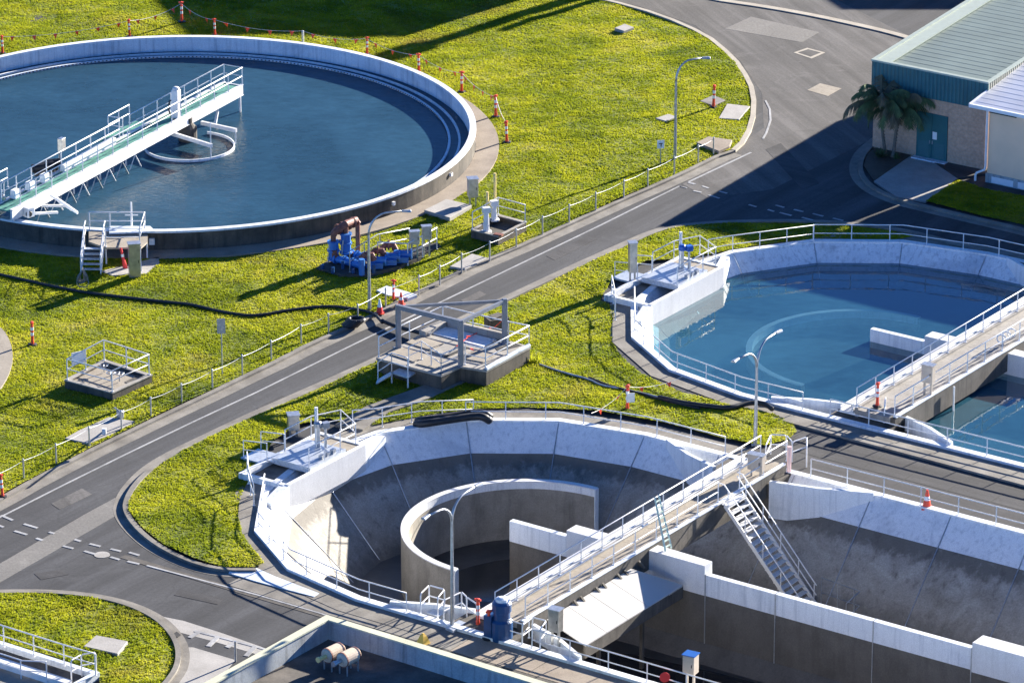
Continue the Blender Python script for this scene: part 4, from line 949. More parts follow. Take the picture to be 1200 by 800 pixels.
p = P(496, 753, .03); m = MB(); m.lathe(p, [(.34, 0), (.3, .05), (.16, .35), (.05, .48)], 4); tag(m.build('warning_marker', 'yellow', loc=p), 'small yellow warning marker on the footway behind the parapet roof', 'marker')
# ------------------------------------------------------------------ chain fence beside the road
fp = [(28, 563), (66, 545), (105, 525), (142.5, 506), (177, 490), (213, 474), (249, 457), (284, 440), (318, 423), (353, 404), (385, 391), (419.5, 380), (452, 361), (491, 346), (515.5, 334), (541, 320), (574, 306), (605, 291), (635.7, 276), (667, 262), (698, 248), (731, 233), (759, 220), (790, 205.5), (818, 192), (836, 183)]
t = thing('chain_fence', 'low chain fence on grey posts along the lawn side of the road', 'fence', P(28, 563, .05)); tops = []
for q in [(-8, 581)]+fp:
    b = P(q[0], q[1], .05); m = MB(); m.tube([b, b+Vector((0, 0, 1.12))], .042, 8); m.lathe(b+Vector((0, 0, 1.12)), [(.05, 0), (.03, .04)], 8); m.build('post', 'galv', t); tops.append(b+Vector((0, 0, 1.05)))
for a, b in zip(tops, tops[1:]):
    m = MB(); m.tube([a.lerp(b, k/8)-Vector((0, 0, .12*4*(k/8)*(1-k/8)*.6)) for k in range(9)], .010, 5); m.build('chain', 'galv', t)
# sign posts
def signpost(px, ytop, label, w=.38, h=.55, mat='white', back='galv', z=.08):
    b = P(px[0], px[1], z); hh = zat(b, ytop)-z; t = thing('sign_post', label, 'sign', b)
    m = MB(); m.tube([b, b+Vector((0, 0, hh-.05))], .035, 8); m.build('post', 'galv', t)
    m = MB(); m.box(b+Vector((0, -.05, hh-h/2)), (w, .025, h), .15); pl_ = m.build('sign_plate', mat, t)
    if mat == 'white':
        m = MB(); m.box(b+Vector((.0, -.067, hh-h*.42)), (w*.5, .006, h*.12), .15); m.box(b+Vector((.02, -.068, hh-h*.62)), (w*.14, .006, h*.35), .15); m.build('marking', 'dark', pl_)
signpost((260.5, 438), 373, 'blank grey road sign on a thin post in the lawn by the fence', .42, .8, 'galv')
signpost((774, 193), 164, 'small white sign on a thin post near the far lamp post', .42, .5)
def cabinet(px, ybase_top, size, label, zc0, mat='steel', z=.08, legs=True, ang=.2, name='control_cabinet', lid=None):
    b = P(px[0], px[1], z); hh = zat(b, ybase_top)-z; w, d = size; t = thing(name, label, 'cabinet', b)
    hb = zc0*hh
    if hb > .05:
        for s in (-.3, .3):
            m = MB(); m.box(b+Vector((s*w*math.cos(ang), s*w*math.sin(ang), hb/2)), (.09, .09, hb), ang); m.build('leg', mat, t)
    m = MB(); m.box(b+Vector((0, 0, hb+(hh-hb)/2)), (w, d, hh-hb), ang); m.build('box', mat, t, bevel=.015)
    m = MB(); m.box(b+Vector((0, 0, hh+.02)), (w+.08, d+.08, .04), ang); m.build('lid', lid or 'galv', t)
    m = MB(); n = Vector((math.sin(ang), -math.cos(ang), 0)); m.box(b+n*(d/2+.008)+Vector((0, 0, hb+(hh-hb)*.5)), (w*.82, .014, (hh-hb)*.86), ang); dr = m.build('door', mat, t)
    m = MB(); c = b+n*(d/2+.03)+Vector((math.cos(ang), math.sin(ang), 0))*w*.32+Vector((0, 0, hb+(hh-hb)*.5)); m.box(c, (.03, .03, .14), ang); m.build('handle', 'black', dr)
    return t
cabinet((158, 325), 285, (.62, .45), 'tall stainless cabinet standing in front of the round tank stair platform', 0)
cabinet((554, 243), 209, (.55, .5), 'tall grey cabinet on legs beside the pale slab near the round tank', .38, 'galv')
cabinet((486, 306), 271, (.5, .32), 'left of the two grey cabinets behind the blue pumps', .58, 'galv')
cabinet((500, 300), 265, (.5, .32), 'right of the two grey cabinets behind the blue pumps', .58, 'galv')
cabinet((741, 333), 284, (.42, .42), 'slim stainless cabinet on the lawn behind the full ditch platform', .3, 'steel')
cabinet((344, 512), 485, (.55, .5), 'small stainless cabinet on the lawn behind the empty ditch platform', .35, 'steel')
cabinet((886, 563), 532, (.8, .35), 'beige cabinet on a post at the far end of the empty ditch footbridge', .42, 'beige', .3, ang=-.55)
cabinet((1087, 464), 427, (.62, .35), 'beige cabinet on a post in the middle of the full ditch footbridge', .45, 'beige', .5, ang=-.55)
cabinet((651, 757), 713, (.55, .42), 'stainless cabinet on posts at the near end of the pale sheet hood', .42, 'steel', .05, ang=-.5)
cabinet((809, 806), 766, (.55, .5), 'cabinet with blue lid and beige front on the ditch rail at the bottom', .45, 'beige', .05, ang=-.5, lid='blueglass')
p = P(779, 793, .75); t = thing('warning_disc', 'round red disc hung on the front rail at the bottom of the picture', 'sign', p)
m = MB(); d = Vector((.1, -1, .1)).normalized(); m.tube([p, p+d*.02], .23, 24); m.build('disc', 'red', t)
p2 = P(803, 776, .9)
# ------------------------------------------------------------------ valve pit on the left lawn
def pit(px, z0, z1, label, wall=.2, floor=None, mat='concrete', side='tank_side', fm='concrete_tan'):
    q = pl(px, z1); EXCL.append(pl(px, .3)); c = sum(q, Vector())/len(q); t = thing('valve_pit', label, 'pit', (c.x, c.y, z0)); n = len(q)
    inn = [Vector((p.x+(c.x-p.x)*.12, p.y+(c.y-p.y)*.12, z1)) for p in q]
    for i in range(n):
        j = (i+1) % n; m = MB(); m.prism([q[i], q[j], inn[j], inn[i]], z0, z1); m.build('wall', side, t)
        m = MB(); o = .02; m.prism([q[i]+(q[i]-c)*o, q[j]+(q[j]-c)*o, inn[j]-(q[j]-c)*o, inn[i]-(q[i]-c)*o], z1+.003, z1+.06); m.build('coping', mat, t)
    m = MB(); m.prism([p-(p-c)*.02 for p in inn], z0, floor if floor is not None else z1-.08); m.build('floor', fm, t)
    return t, q, c
def handwheel(p, h, t, r=.22, mat='galv'):
    m = MB(); m.tube([p, p+Vector((0, 0, h))], .03, 6); s = m.build('spindle', mat, t)
    m = MB(); m.tube([p+Vector((r*math.cos(a), r*math.sin(a), h)) for a in np.linspace(0, 2*math.pi, 15)[:-1]], .025, 5, True)
    for a in (0, 1.57): m.tube([p+Vector((-r*math.cos(a), -r*math.sin(a), h)), p+Vector((r*math.cos(a), r*math.sin(a), h))], .02, 4)
    m.build('handwheel', 'galv', s)
t, q, c = pit([(76, 446), (132, 461), (178, 440), (122, 422)], -.05, .55, 'railed concrete valve pit on the left lawn')
railing('r', '', '', [p+(c-p)*.06+Vector((0, 0, .06)) for p in q], 1.1, 2.0, t, r=.034, closed=True, corners=True)
handwheel(P(130, 445, .5), .4, t); handwheel(P(122, 436, .5), .4, t); handwheel(P(140, 447, .5), .45, t)
m = MB(); m.prism(pl([(126, 429), (160, 438), (172, 440), (150, 449), (146, 447), (160, 440), (124, 431)], .5), .45, .49); m.build('pit_slot', 'concrete_dark', t)
m = MB(); a = P(92, 436, .6); m.box(a+Vector((0, .1, .75)), (.75, .04, .65), .6); m.build('notice_board', 'white', t)
m = MB(); a = P(119, 462, .1); m.tube([P(122, 505, .1), P(122, 505, 1.5)], .05, 8); m.box(P(122, 505, 1.0), (.2, .2, .3)); tag(m.build('hydrant_post', 'rail', loc=P(122, 505, .1)), 'white standpipe beside the long slab at the fence', 'standpipe')
p = P(141, 489, .2); m = MB(); m.boxb(p, (.35, .3, .35)); m.tube([p+Vector((0, 0, .3)), p+Vector((-.3, .1, .5))], .05, 6); tag(m.build('tap_box', 'galv', loc=p, bevel=.02), 'small grey tap box on the slab behind the fence post', 'tap')
# pit with pale yellow posts
t, q, c = pit([(552, 270), (584, 278), (617, 261), (584, 252)], -.05, .55, 'concrete valve pit with two pale yellow posts near the road', floor=.3, fm='concrete_dark')
railing('r', '', '', [q[0]+(c-q[0])*.05+Vector((0, 0, .06)), q[3]+(c-q[3])*.05+Vector((0, 0, .06)), q[2]+(c-q[2])*.05+Vector((0, 0, .06))], 1.0, 1.7, t, r=.03, corners=True, mat='rail')
for px, y1, mm in (((580, 250), 203, 'yellow_pipe'), ((571, 258), 225, 'yellow_pipe')):
    a = P(px[0], px[1], .5); m = MB(); m.tube([a, Vector((a.x, a.y, zat(a, y1)))], .075, 8); m.build('marker_pipe', mm, t)
for px, y1 in (((570, 272), 246), ((579, 258), 238)):
    a = P(px[0], px[1], .5); h = zat(a, y1)-.5; m = MB(); m.tube([a, a+Vector((0, 0, h))], [.2, .13], 10); m.box(a+Vector((0, 0, h)), (.42, .3, .3), .4); m.lathe(a+Vector((0, 0, 0)), [(.3, 0), (.3, .08)], 12); m.build('valve_stand', 'rail', t)
m = MB(); a = P(584, 275, .62); m.box(a, (.5, .3, .1), -.4); m.build('rusty_bracket', 'rust', t)
# ------------------------------------------------------------------ blue pump set
M['blue'] = concrete('worn blue enamel', (.025, .16, .52), (.05, .24, .62), stain=(.06, .05, .05), amount=.55, rough=.45, fine=30)
t = thing('pump_set', 'blue pumps with red brown pipes standing on a dark pad by the lamp post', 'pump set', P(430, 315, 0))
m = MB(); m.prism(pl([(371, 319), (392, 306), (440, 309), (480, 300), (494, 306), (466, 318), (430, 327), (400, 327)], 0), -.02, .28); m.build('pad', 'concrete_dark', t)
m = MB(); m.prism(pl([(452, 300), (512, 287), (517, 292), (470, 311)], 0), -.02, .16); m.build('pit_floor', 'dark', t)
def riser(px, yb, yt, t, blue0, blue1, r=.17):
    a = P(px, yb, .28); zt = zat(a, yt); m = MB(); m.tube([a, (a.x, a.y, zt)], r*.85, 12); s = m.build('riser_pipe', 'rust', t)
    if blue1 > blue0:
        z0, z1 = .28+(zt-.28)*blue0, .28+(zt-.28)*blue1
        m = MB(); m.tube([(a.x, a.y, z0), (a.x, a.y, z1)], r*1.6, 12)
        for z in (z0, (z0+z1)/2, z1): m.lathe((a.x, a.y, z), [(r*2.0, -.05), (r*2.0, .05)], 14)
        m.build('valve_body', 'blue', s)
    return Vector((a.x, a.y, zt))
r1 = riser(391, 307, 274, t, .12, .72); r2 = riser(405.5, 305, 266, t, .25, .8); r3 = riser(419.5, 298, 261, t, 0, 0, .15)
m = MB(); m.tube([r1+Vector((0, 0, -.05)), r1+Vector((.1, 0, .12)), r2+Vector((0, 0, .15)), r3+Vector((-.1, 0, .15)), r3+Vector((0, 0, -.05))], .2, 12)
for f in (.2, .4, .6, .8):
    c = r1.lerp(r3, f)+Vector((0, 0, .14)); d = (r3-r1).normalized(); m.tube([c-d*.06, c+d*.06], .3, 14)
m.build('manifold_pipe', 'rust', t, smooth=False)
for px in (384.5, 400):
    a = P(px, 308, .28); m = MB(); m.tube([a, a+Vector((.12, 0, 1.3))], .04, 6); m.build('support_leg', 'galv', t)
def bluepipe(x0, y0, x1, y1, r, z=.55, z2=None):
    a, b = P(x0, y0, z), P(x1, y1, z if z2 is None else z2); m = MB(); m.tube([a, b], r, 12)
    for f in (0, .33, .66, 1): c = a.lerp(b, f); d = (b-a).normalized(); m.tube([c-d*.05, c+d*.05], r*1.45, 14)
    m.build('delivery_pipe', 'blue', t)
bluepipe(394, 303, 424, 311, .2); bluepipe(411, 297, 434, 303, .19)
for px, py in ((392, 303), (407, 298)):
    a = P(px, py, .55); m = MB(); m.tube([a+Vector((0, 0, .5)), a+Vector((.02, 0, .15)), a+Vector((.3, -.1, 0))], .17, 10); m.build('elbow', 'rust', t)
for px, py in ((436, 313), (452, 309), (466, 306)):
    a = P(px, py, .28); m = MB(); m.lathe(a, [(.36, 0), (.36, .1), (.26, .14), (.28, .45), (.2, .6)], 16); m.tube([a+Vector((0, 0, .42)), a+Vector((.75, -.05, .42))], .2, 12); m.tube([a+Vector((.7, -.05, .42)), a+Vector((.78, -.05, .42))], .3, 14); m.box(a+Vector((.2, -.25, .2)), (.8, .3, .3)); m.build('pump', 'blue', t)
for px, py in ((425, 303), (437, 298), (450, 291)):
    a = P(px, py, .9); m = MB(); m.tube([a+Vector((-.05, 0, -.7)), a+Vector((-.05, 0, .05)), a+Vector((.1, 0, .2)), a+Vector((.5, .05, .18)), a+Vector((.6, .05, -.1))], .18, 10); m.tube([a+Vector((.2, 0, .2)), a+Vector((.3, 0, .2))], .28, 12); m.build('elbow', 'rust', t)
m = MB(); a = P(424, 322, .28); m.tube([a, a+Vector((0, 0, .9))], .16, 12); m.build('delivery_pipe', 'blue', t)
m = MB(); a = P(398, 313, .3); m.prism(pl([(396, 312), (412, 305), (432, 309), (415, 317)], 0), .27, .42); m.build('cover_plate', 'paint_old', t)
for k in range(6):
    m = MB(); a = P(378+k*12, 315+(k % 2)*5, .3); m.lathe(a, [(.1, 0), (.1, .25+.1*(k % 3))], 8); m.build('small_valve', 'navy', t)
railing('guard_rail', 'galvanised rail around the pit behind the blue pumps', 'railing', [P(443, 309, .1), P(478, 311, .1), P(512, 292, .1)], 1.25, 1.7, r=.034, mat='rail', corners=True)
railing('guard_rail', 'rear galvanised rail between the blue pumps and the round tank', 'railing', [P(410, 319, .3), P(443, 299, .1), P(480, 292, .1)], 1.2, 2.0, r=.028, mat='galv')
# ------------------------------------------------------------------ stair platform at the round tank
zt = 1.2
t = thing('tank_stair', 'white steel stair and platform at the front rim of the round tank', 'stair platform', P(130, 310, .1))
m = MB(); m.prism(pl([(104, 283), (124, 290), (165, 290), (173, 283), (173, 268), (104, 267)], zt), zt-.1, zt); m.build('deck', 'concrete_tan', t)
m = MB(); m.prism(pl([(128, 274), (182, 272), (176, 266), (128, 266)], 1.3), 1.27, 1.36); m.build('rim_board', 'paint_old', t)
A = P(99, 287, zt); B = P(122, 287, zt); dn = Vector((-.06, -1, 0)).normalized()
for s in (A, B):
    m = MB(); m.bar(s, Vector((s.x, s.y, .1))+dn*1.5, .06, .2); m.build('stringer', 'paint_clean', t)
for k in range(5):
    f = (k+.7)/5.6; z = zt+( .1-zt)*f; m = MB(); a = A+dn*1.5*f; b = B+dn*1.5*f; m.bar((a.x, a.y, z), (b.x, b.y, z), .26, .04); m.build('tread', 'plate', t)
for s in (A, B):
    e = Vector((s.x, s.y, .1))+dn*1.5; m = MB(); h = 1.05
    m.tube([s+Vector((0, .9, h)), s+Vector((0, 0, h)), e+Vector((0, 0, h)), e+Vector((0, -.1, 0))], .035, 7); m.tube([s+Vector((0, .9, h*.5)), s+Vector((0, 0, h*.5)), e+Vector((0, 0, h*.5))], .03, 7)
    for f in (0, .6): c = s.lerp(e, f); m.tube([c, c+Vector((0, 0, h))], .032, 6)
    m.build('handrail', 'rail', t)
railing('r', '', '', [P(105, 270, zt), P(129, 270, zt), P(170, 270, zt), P(164, 289, zt)], 1.05, 1.9, t, r=.035, corners=True)
railing('r', '', '', [P(124, 289, zt), P(164, 289, zt)], 1.05, 2.0, t, r=.03)
for px, py in ((124, 290), (164, 290), (172, 283)):
    a = P(px, py, zt-.1); m = MB(); m.tube([a, (a.x, a.y, .1)], .05, 6); m.build('leg', 'paint', t)
a = P(164, 290, zt); m = MB(); m.bar(a, Vector((a.x+.1, a.y-.9, .1)), .07, .12); m.build('brace', 'paint', t)
a = P(155, 287, .1); m = MB(); m.tube([a, (a.x, a.y, zat(a, 237))], [.07, .05], 8); m.tube([(a.x-.35, a.y, zat(a, 252)), (a.x+.35, a.y, zat(a, 252))], .035, 6); tag(m.build('aerial_pole', 'rail', loc=a), 'thin white pole with cross arm rising from the round tank stair platform', 'pole')
m = MB(); m.prism(pl([(118, 321), (152, 313), (186, 304), (187, 312), (172, 324), (132, 326)], 0), -.02, .17); tag(m.build('concrete_slab', 'slab', loc=P(150, 318, 0)), 'pale concrete base under the cabinet and stair of the round tank', 'concrete slab')
M['hosegrey'] = plain('grey hose', (.17, .17, .16), .6, 0, .3)
t = thing('hose_bundle', 'grey coiled hose hanging from the stair rail of the round tank', 'hose', P(98, 334, .1))
m = MB(); a = P(97, 322, .9)
for k in range(8):
    w = random.uniform(.12, .34); hh = random.uniform(.55, .8); tl = random.uniform(-.3, .3)
    m.tube([a+Vector((w*math.sin(x)*(.5-.5*math.cos(x))*1.6+tl*.2*(1-math.cos(x)), -.04*k+.15, .35-hh*(1-math.cos(x))*.62)) for x in np.linspace(0, 2*math.pi, 17)[:-1]], .03, 5, True)
m.build('coil', 'hosegrey', t)
p = P(178, 283, .7); m = MB(); m.box(p, (.3, .15, .35)); tag(m.build('junction_box', 'white', loc=p), 'small white box on the dark outer wall of the round tank right of the stair', 'box')
for k, px in enumerate(((463, 240), (549, 207), (539, 206))):
    p = P(px[0], px[1], .8 if k else .75)
    d = Vector((p.x-C1.x, p.y-C1.y, 0)).normalized(); q = C1+d*(R1+.06); q.z = .8
    m = MB(); m.box(q, (.16, .16, .2), math.atan2(d.y, d.x)); tag(m.build('wall_box', 'white', loc=q), ['small white box on the dark tank wall above the lamp arm', 'right of two small white boxes on the sunlit tank wall', 'left of two small white boxes on the sunlit tank wall'][k], 'box')
# ------------------------------------------------------------------ big concrete platform with the steel frame
zt = .95
t = thing('loading_platform', 'raised concrete platform with pale deck beside the road', 'platform', P(530, 420, 0))
EXCL.append(pl([(371, 319), (392, 306), (440, 309), (480, 300), (512, 287), (517, 292), (466, 318), (430, 327), (400, 327)])); EXCL.append(pl([(118, 321), (152, 313), (186, 304), (187, 312), (172, 324), (132, 326)]))
blk = pl([(442, 419), (517.5, 439), (540, 429), (570, 433.5), (621, 406), (588, 397), (517, 381)], zt)
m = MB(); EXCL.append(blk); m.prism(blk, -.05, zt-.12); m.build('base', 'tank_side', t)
cc = sum(blk, Vector())/len(blk); m = MB(); m.prism([p+(p-cc)*.012 for p in blk], zt-.117, zt); m.build('deck', 'concrete', t)
def dpl(px, z, mat, name='panel', h=.05):
    m = MB(); m.prism(pl(px, zt), zt-.01, zt+h); m.build(name, mat, t, bevel=.01)
dpl([(476, 402), (490, 394), (520, 403), (505, 411)], 0, 'concrete_tan'); dpl([(505, 412), (521, 403.5), (540, 409), (525, 418)], 0, 'concrete'); dpl([(452, 414), (466, 406), (500, 416), (486, 425)], 0, 'concrete_tan')
dpl([(488, 427), (502, 418), (522, 424), (508, 432)], 0, 'concrete_tan'); dpl([(503, 390), (520, 383), (582, 399), (566, 407)], 0, 'paint'); dpl([(540, 420), (556, 411), (580, 417), (566, 425)], 0, 'concrete_tan')
dpl([(491, 392), (520, 379.5), (526, 382), (499, 395)], 0, 'concrete', 'upstand', .28); dpl([(526, 382), (590, 397), (588, 399), (524, 384)], 0, 'concrete', 'upstand', .4); dpl([(568, 432), (619, 404.5), (622, 406), (571, 434)], 0, 'paint_old', 'upstand', .12)
dpl([(584, 412), (612, 405), (604, 402), (580, 408)], 0, 'dark', 'opening', .015)
dpl([(520, 418), (546, 407), (549, 408), (523, 419)], 0, 'dark', 'slot', .053)
for px in ((503, 393), (578, 401)):
    m = MB(); a = P(px[0], px[1], zt); m.lathe(a, [(.08, 0), (.08, .12), (.13, .14), (.13, .18)], 10); m.build('valve_cap', 'galv', t)
railing('r', '', '', [P(444, 418, zt), P(480, 400, zt), P(519, 382, zt), P(590, 399, zt), P(596, 400, zt)], 1.1, 2.2, t, r=.034, corners=True)
railing('r', '', '', [P(620, 405, zt), P(569, 432, zt), P(545, 427, zt)], 1.1, 1.7, t, r=.034, corners=True)
railing('r', '', '', [P(596, 400, zt), P(620, 405, zt)], 1.1, 2, t, r=.034)
railing('r', '', '', [P(479, 428, zt), P(494, 421, zt), P(517, 437, zt)], 1.0, 1.2, t, r=.028, corners=True)
railing('r', '', '', [P(517, 437, zt), P(538, 428, zt)], 1.0, 1.5, t, r=.028)
# landing and steps at its left end
m = MB(); m.prism(pl([(459, 436), (474, 428), (492, 433), (478, 442)], .7), .62, .7); m.build('landing', 'plate', t)
m = MB(); a = P(459, 437, .66); b = P(441, 448, .12); m.bar(a, b, .5, .08); m.build('ramp', 'plate', t)
railing('r', '', '', [P(459, 436, .7), P(478, 442, .7)], 1.05, 1.2, t, r=.03); railing('r', '', '', [P(443, 447, .1), P(459, 436, .7)], 1.05, 2, t, r=.03)
for px in ((459, 437), (478, 442)):
    a = P(px[0], px[1], .65); m = MB(); m.tube([a, (a.x, a.y, .08)], .045, 6); m.build('leg', 'rail', t)
t = thing('lifting_frame', 'grey steel lifting frame of three posts over the concrete platform', 'frame', P(539.5, 427, zt))
tops = []
for px, yb, yt, z in ((467, 408, 357, zt), (540, 429, 375, .9), (591.5, 402, 350, zt)):
    a = P(px, yb, z); h = zat(a, yt); m = MB(); m.box((a.x, a.y, (z+h)/2), (.24, .24, h-z), .35); m.box((a.x, a.y, z+.02), (.5, .5, .04), .35); m.build('post', 'frame_steel', t, bevel=.015); tops.append(Vector((a.x, a.y, h-.12)))
m = MB(); m.bar(tops[0], tops[1], .2, .24); m.build('beam', 'frame_steel', t)
m = MB(); m.bar(tops[1], tops[2], .14, .18); m.build('beam', 'frame_steel', t)
m = MB(); m.bar(tops[0], tops[2], .12, .15); m.build('beam', 'frame_steel', t)
m = MB(); m.box(P(582, 383, .55), (1.1, .8, 1.1), .4); m.prism(pl([(573, 370.5), (584, 367), (592, 370), (580, 374)], 1.1), 1.103, 1.16); tag(m.build('electrical_pit', 'concrete_dark', loc=P(582, 388, 0)), 'brown block with pale lid behind the steel lifting frame', 'box')
bunt = P(590, 371, 1.3)
m = MB(); m.tube([P(592, 372, 1.3), P(580, 383, 1.0), P(566, 387, 1.0), P(548, 395, 1.1), P(537, 405, 1.2)], .025, 5)
for k, q in enumerate(((549, 394), (537, 405), (553, 409))):
    a = P(q[0], q[1], 1.12); m.box(a, (.2, .12, .04), k)
tag(m.build('warning_tape', 'orange', loc=P(560, 395, 1)), 'strip of torn orange tape lying across the concrete platform', 'tape')
# ------------------------------------------------------------------ hoses
def hose(px, r, label, z=.14, mat='black', name='hose'):
    pts = smooth_poly([P(a, b, z) for a, b in px], 2, False)
    for p in pts: p.z = max(p.z, lz(p)+r*.8)
    m = MB(); m.tube(pts, r, 7); return tag(m.build(name, mat, loc=pts[0], smooth=True), label, 'hose')
hose([(-20, 318), (25, 328), (60, 335), (95, 342), (140, 348), (180, 352), (225, 358), (265, 367), (300, 371), (340, 363), (385, 359), (410, 361), (438, 367), (448, 379)], .085, 'long black hose across the lawn from the left edge to the road')
hose([(448, 379), (460, 385), (480, 391), (500, 397)], .11, 'thin black hose crossing the road in front of the lamp post', .05)
hose([(632, 427), (650, 433), (670, 439), (690, 444), (705, 453), (730, 457), (752, 462), (772, 467), (790, 472)], .055, 'thin grey hose winding over the lawn between the ditches', .13, 'galv')
hose([(772, 467), (795, 473), (830, 479), (855, 480), (868, 476), (882, 473), (897, 474), (905, 480)], .13, 'thick dark green hose on the lawn beside the twin arm lamp post', .2)
hose([(690, 442), (720, 455), (748, 461), (775, 470), (820, 481)], .06, 'black hose lying next to the grey hose on the lawn', .15)
m = MB(); pts = [P(487, 497, .2), P(500, 496, .45), P(530, 491, .4), P(560, 487, .42), P(568, 489, .4), P(574, 493, .15)]; m.tube(smooth_poly(pts, 1, False), .2, 8); m.tube(smooth_poly([p+Vector((.05, .45, .02)) for p in pts], 1, False), .18, 8); tag(m.build('hose_roll', 'black', loc=pts[0], smooth=True), 'bundle of thick black hoses behind the back rail of the empty ditch', 'hose')
p = P(411, 382, .1); m = MB()
for k in range(7): m.tube([p+Vector((.4*math.cos(a)+.05*k, .35*math.sin(a), .08+.1*k*.5)) for a in np.linspace(0, 2*math.pi, 13)[:-1]], .09, 6, True)
tag(m.build('hose_coil', 'black', loc=p), 'heap of black hose on the verge beside the fence', 'hose')
# ------------------------------------------------------------------ motors, gates and bits at the near footbridge
p = P(588, 748, .03); t = thing('drive_motor', 'tall dark blue vertical motor at the near end of the empty ditch footbridge', 'motor', p)
m = MB(); m.lathe(p, [(.5, 0), (.5, .9), (.38, 1.0), (.38, 1.35), (.44, 1.38), (.44, 1.75), (.36, 1.85)], 20); m.build('body', 'navy', t); m = MB(); m.lathe(p, [(.28, 1.85), (.28, 1.98), (.12, 2.05)], 16); m.build('cap', 'paint', t)
m = MB(); m.box(p+Vector((-.5, .1, .6)), (.4, .5, 1.1), AX); m.build('junction_box', 'navy', t)
def gate(px, label, h=1.05):
    q = [P(a, b, .05) for a, b in px]; t = thing('gate_frame', label, 'gate', q[0])
    for a, b in zip(q, q[1:]):
        m = MB(); u_ = Vector((0, 0, h)); m.tube([a, a+u_*.9, a.lerp(b, .08)+u_, a.lerp(b, .92)+u_, b+u_*.9, b], .034, 7); m.tube([a+u_*.5, b+u_*.5], .03, 6); m.build('hoop', 'rail', t)
gate([(493, 720), (503, 710), (521, 715), (513, 725)], 'small white railed enclosure left of the twin arm lamp post at the empty ditch')
gate([(520, 728), (541, 718), (547, 724), (560, 733)], 'white hoop gate between the lamp post and the near footbridge')
railing('guard_rail', 'white rail in front of the blue motor at the near footbridge', 'railing', [P(573, 744, .03), P(612, 756, .03), P(620, 747, .05)], 1.05, 1.9, r=.03, corners=True)
gate([(612, 757), (624, 748), (640, 752), (633, 762)], 'white hoop enclosure right of the blue motor')
m = MB(); m.prism(pl([(500, 718), (510, 712), (524, 717), (514, 723)], .05), .03, .1); tag(m.build('floor_hatch', 'plate', loc=P(512, 718, 0)), 'steel floor hatch inside the railed enclosure left of the lamp post', 'hatch')
m = MB(); m.prism(pl([(522, 737), (538, 728), (546, 731), (531, 741)], .05), .03, .14); tag(m.build('floor_hatch', 'plate', loc=P(534, 734, 0)), 'bright steel floor hatch at the foot of the twin arm lamp post', 'hatch')
gate([(897, 545), (903, 532), (921, 533), (928, 541)], 'curved white hoop gate at the far end of the empty ditch footbridge')
gate([(928, 541), (945, 535), (945, 547)], 'white hoop rail beside the pink pole at the far footbridge end')
p = P(924.5, 552, .5); m = MB(); m.tube([p, p+Vector((0, 0, 1.3))], .11, 10); tag(m.build('pink_pole', plain('faded pink paint', (.75, .5, .45), .5, 0, .05), loc=p), 'faded pink pole at the far end of the empty ditch footbridge', 'pole')
gate([(1036, 497), (1037, 488)], 'short post gate at the near end of the full ditch footbridge')
p = uv3(8.7, -5.5, -.6); m = MB(); m.tube([p+Vector((0, 0, -2)), p+Vector((0, 0, 1.1))], .05, 8); tag(m.build('gauge_pole', 'rail', loc=p), 'thin white gauge pole at the side of the full ditch footbridge', 'pole')
t = thing('chain_hoist', 'white loops of a chain block hung on the full ditch footbridge rail', 'hoist', P(1180, 404, .6))
for k in range(3): m = MB(); m.tube([P(1173+k*6, 404-k*3.5, .62)+Vector((.22*math.cos(a), 0, .35+.22*math.sin(a))) for a in np.linspace(0, 2*math.pi, 13)[:-1]], .04, 6, True); m.build('loop', 'rail', t)
# ------------------------------------------------------------------ parapet roof at the bottom
zr, zp = 1.6, 2.55
A, B, Cc = P(246, 797, zp), P(383, 721, zp), P(640, 800, zp)
dab = (B-A).normalized(); dbc = (Cc-B).normalized(); A2 = A-dab*6; C2_ = Cc+dbc*8; nab = Vector((dab.y, -dab.x, 0)); nbc = Vector((dbc.y, -dbc.x, 0)); w_ = .3
t = thing('parapet_building', 'flat roofed building with cream capped parapet at the bottom of the picture', 'building', (B.x, B.y, 0))
bi = B+nab*w_*1.0+dbc*0+nbc*w_
m = MB(); m.prism([A2, B, bi, A2+nab*w_], zr, zp-.06); m.build('parapet', 'parapet', t)
m = MB(); m.prism([B, C2_, C2_+nbc*w_, bi], zr, zp-.06); m.build('parapet', 'parapet', t)
m = MB(); e = .05; m.prism([A2-nab*e, B-nab*e-nbc*e, bi+nab*e+nbc*e, A2+nab*(w_+e)], zp-.057, zp+.02); m.build('capping', 'cream', t)
m = MB(); m.prism([B-nab*e-nbc*e, C2_-nbc*e, C2_+nbc*(w_+e), bi+nab*e+nbc*e], zp-.056, zp+.021); m.build('capping', 'cream', t)
far = Vector((0, -14, 0)); m = MB(); m.prism([A2+nab*w_*.5, bi, C2_+nbc*w_*.5, C2_+nbc*14, A2+nbc*14+nab*3], zr-.3, zr); m.build('roof', 'roofmembrane', t)
m = MB(); m.prism([A2+nab*.02, B+nab*.02+nbc*.02, C2_+nbc*.02, C2_+nbc*13, A2+nab*10+nbc*2], -.05, zr-.303); m.build('wall', 'teal', t)
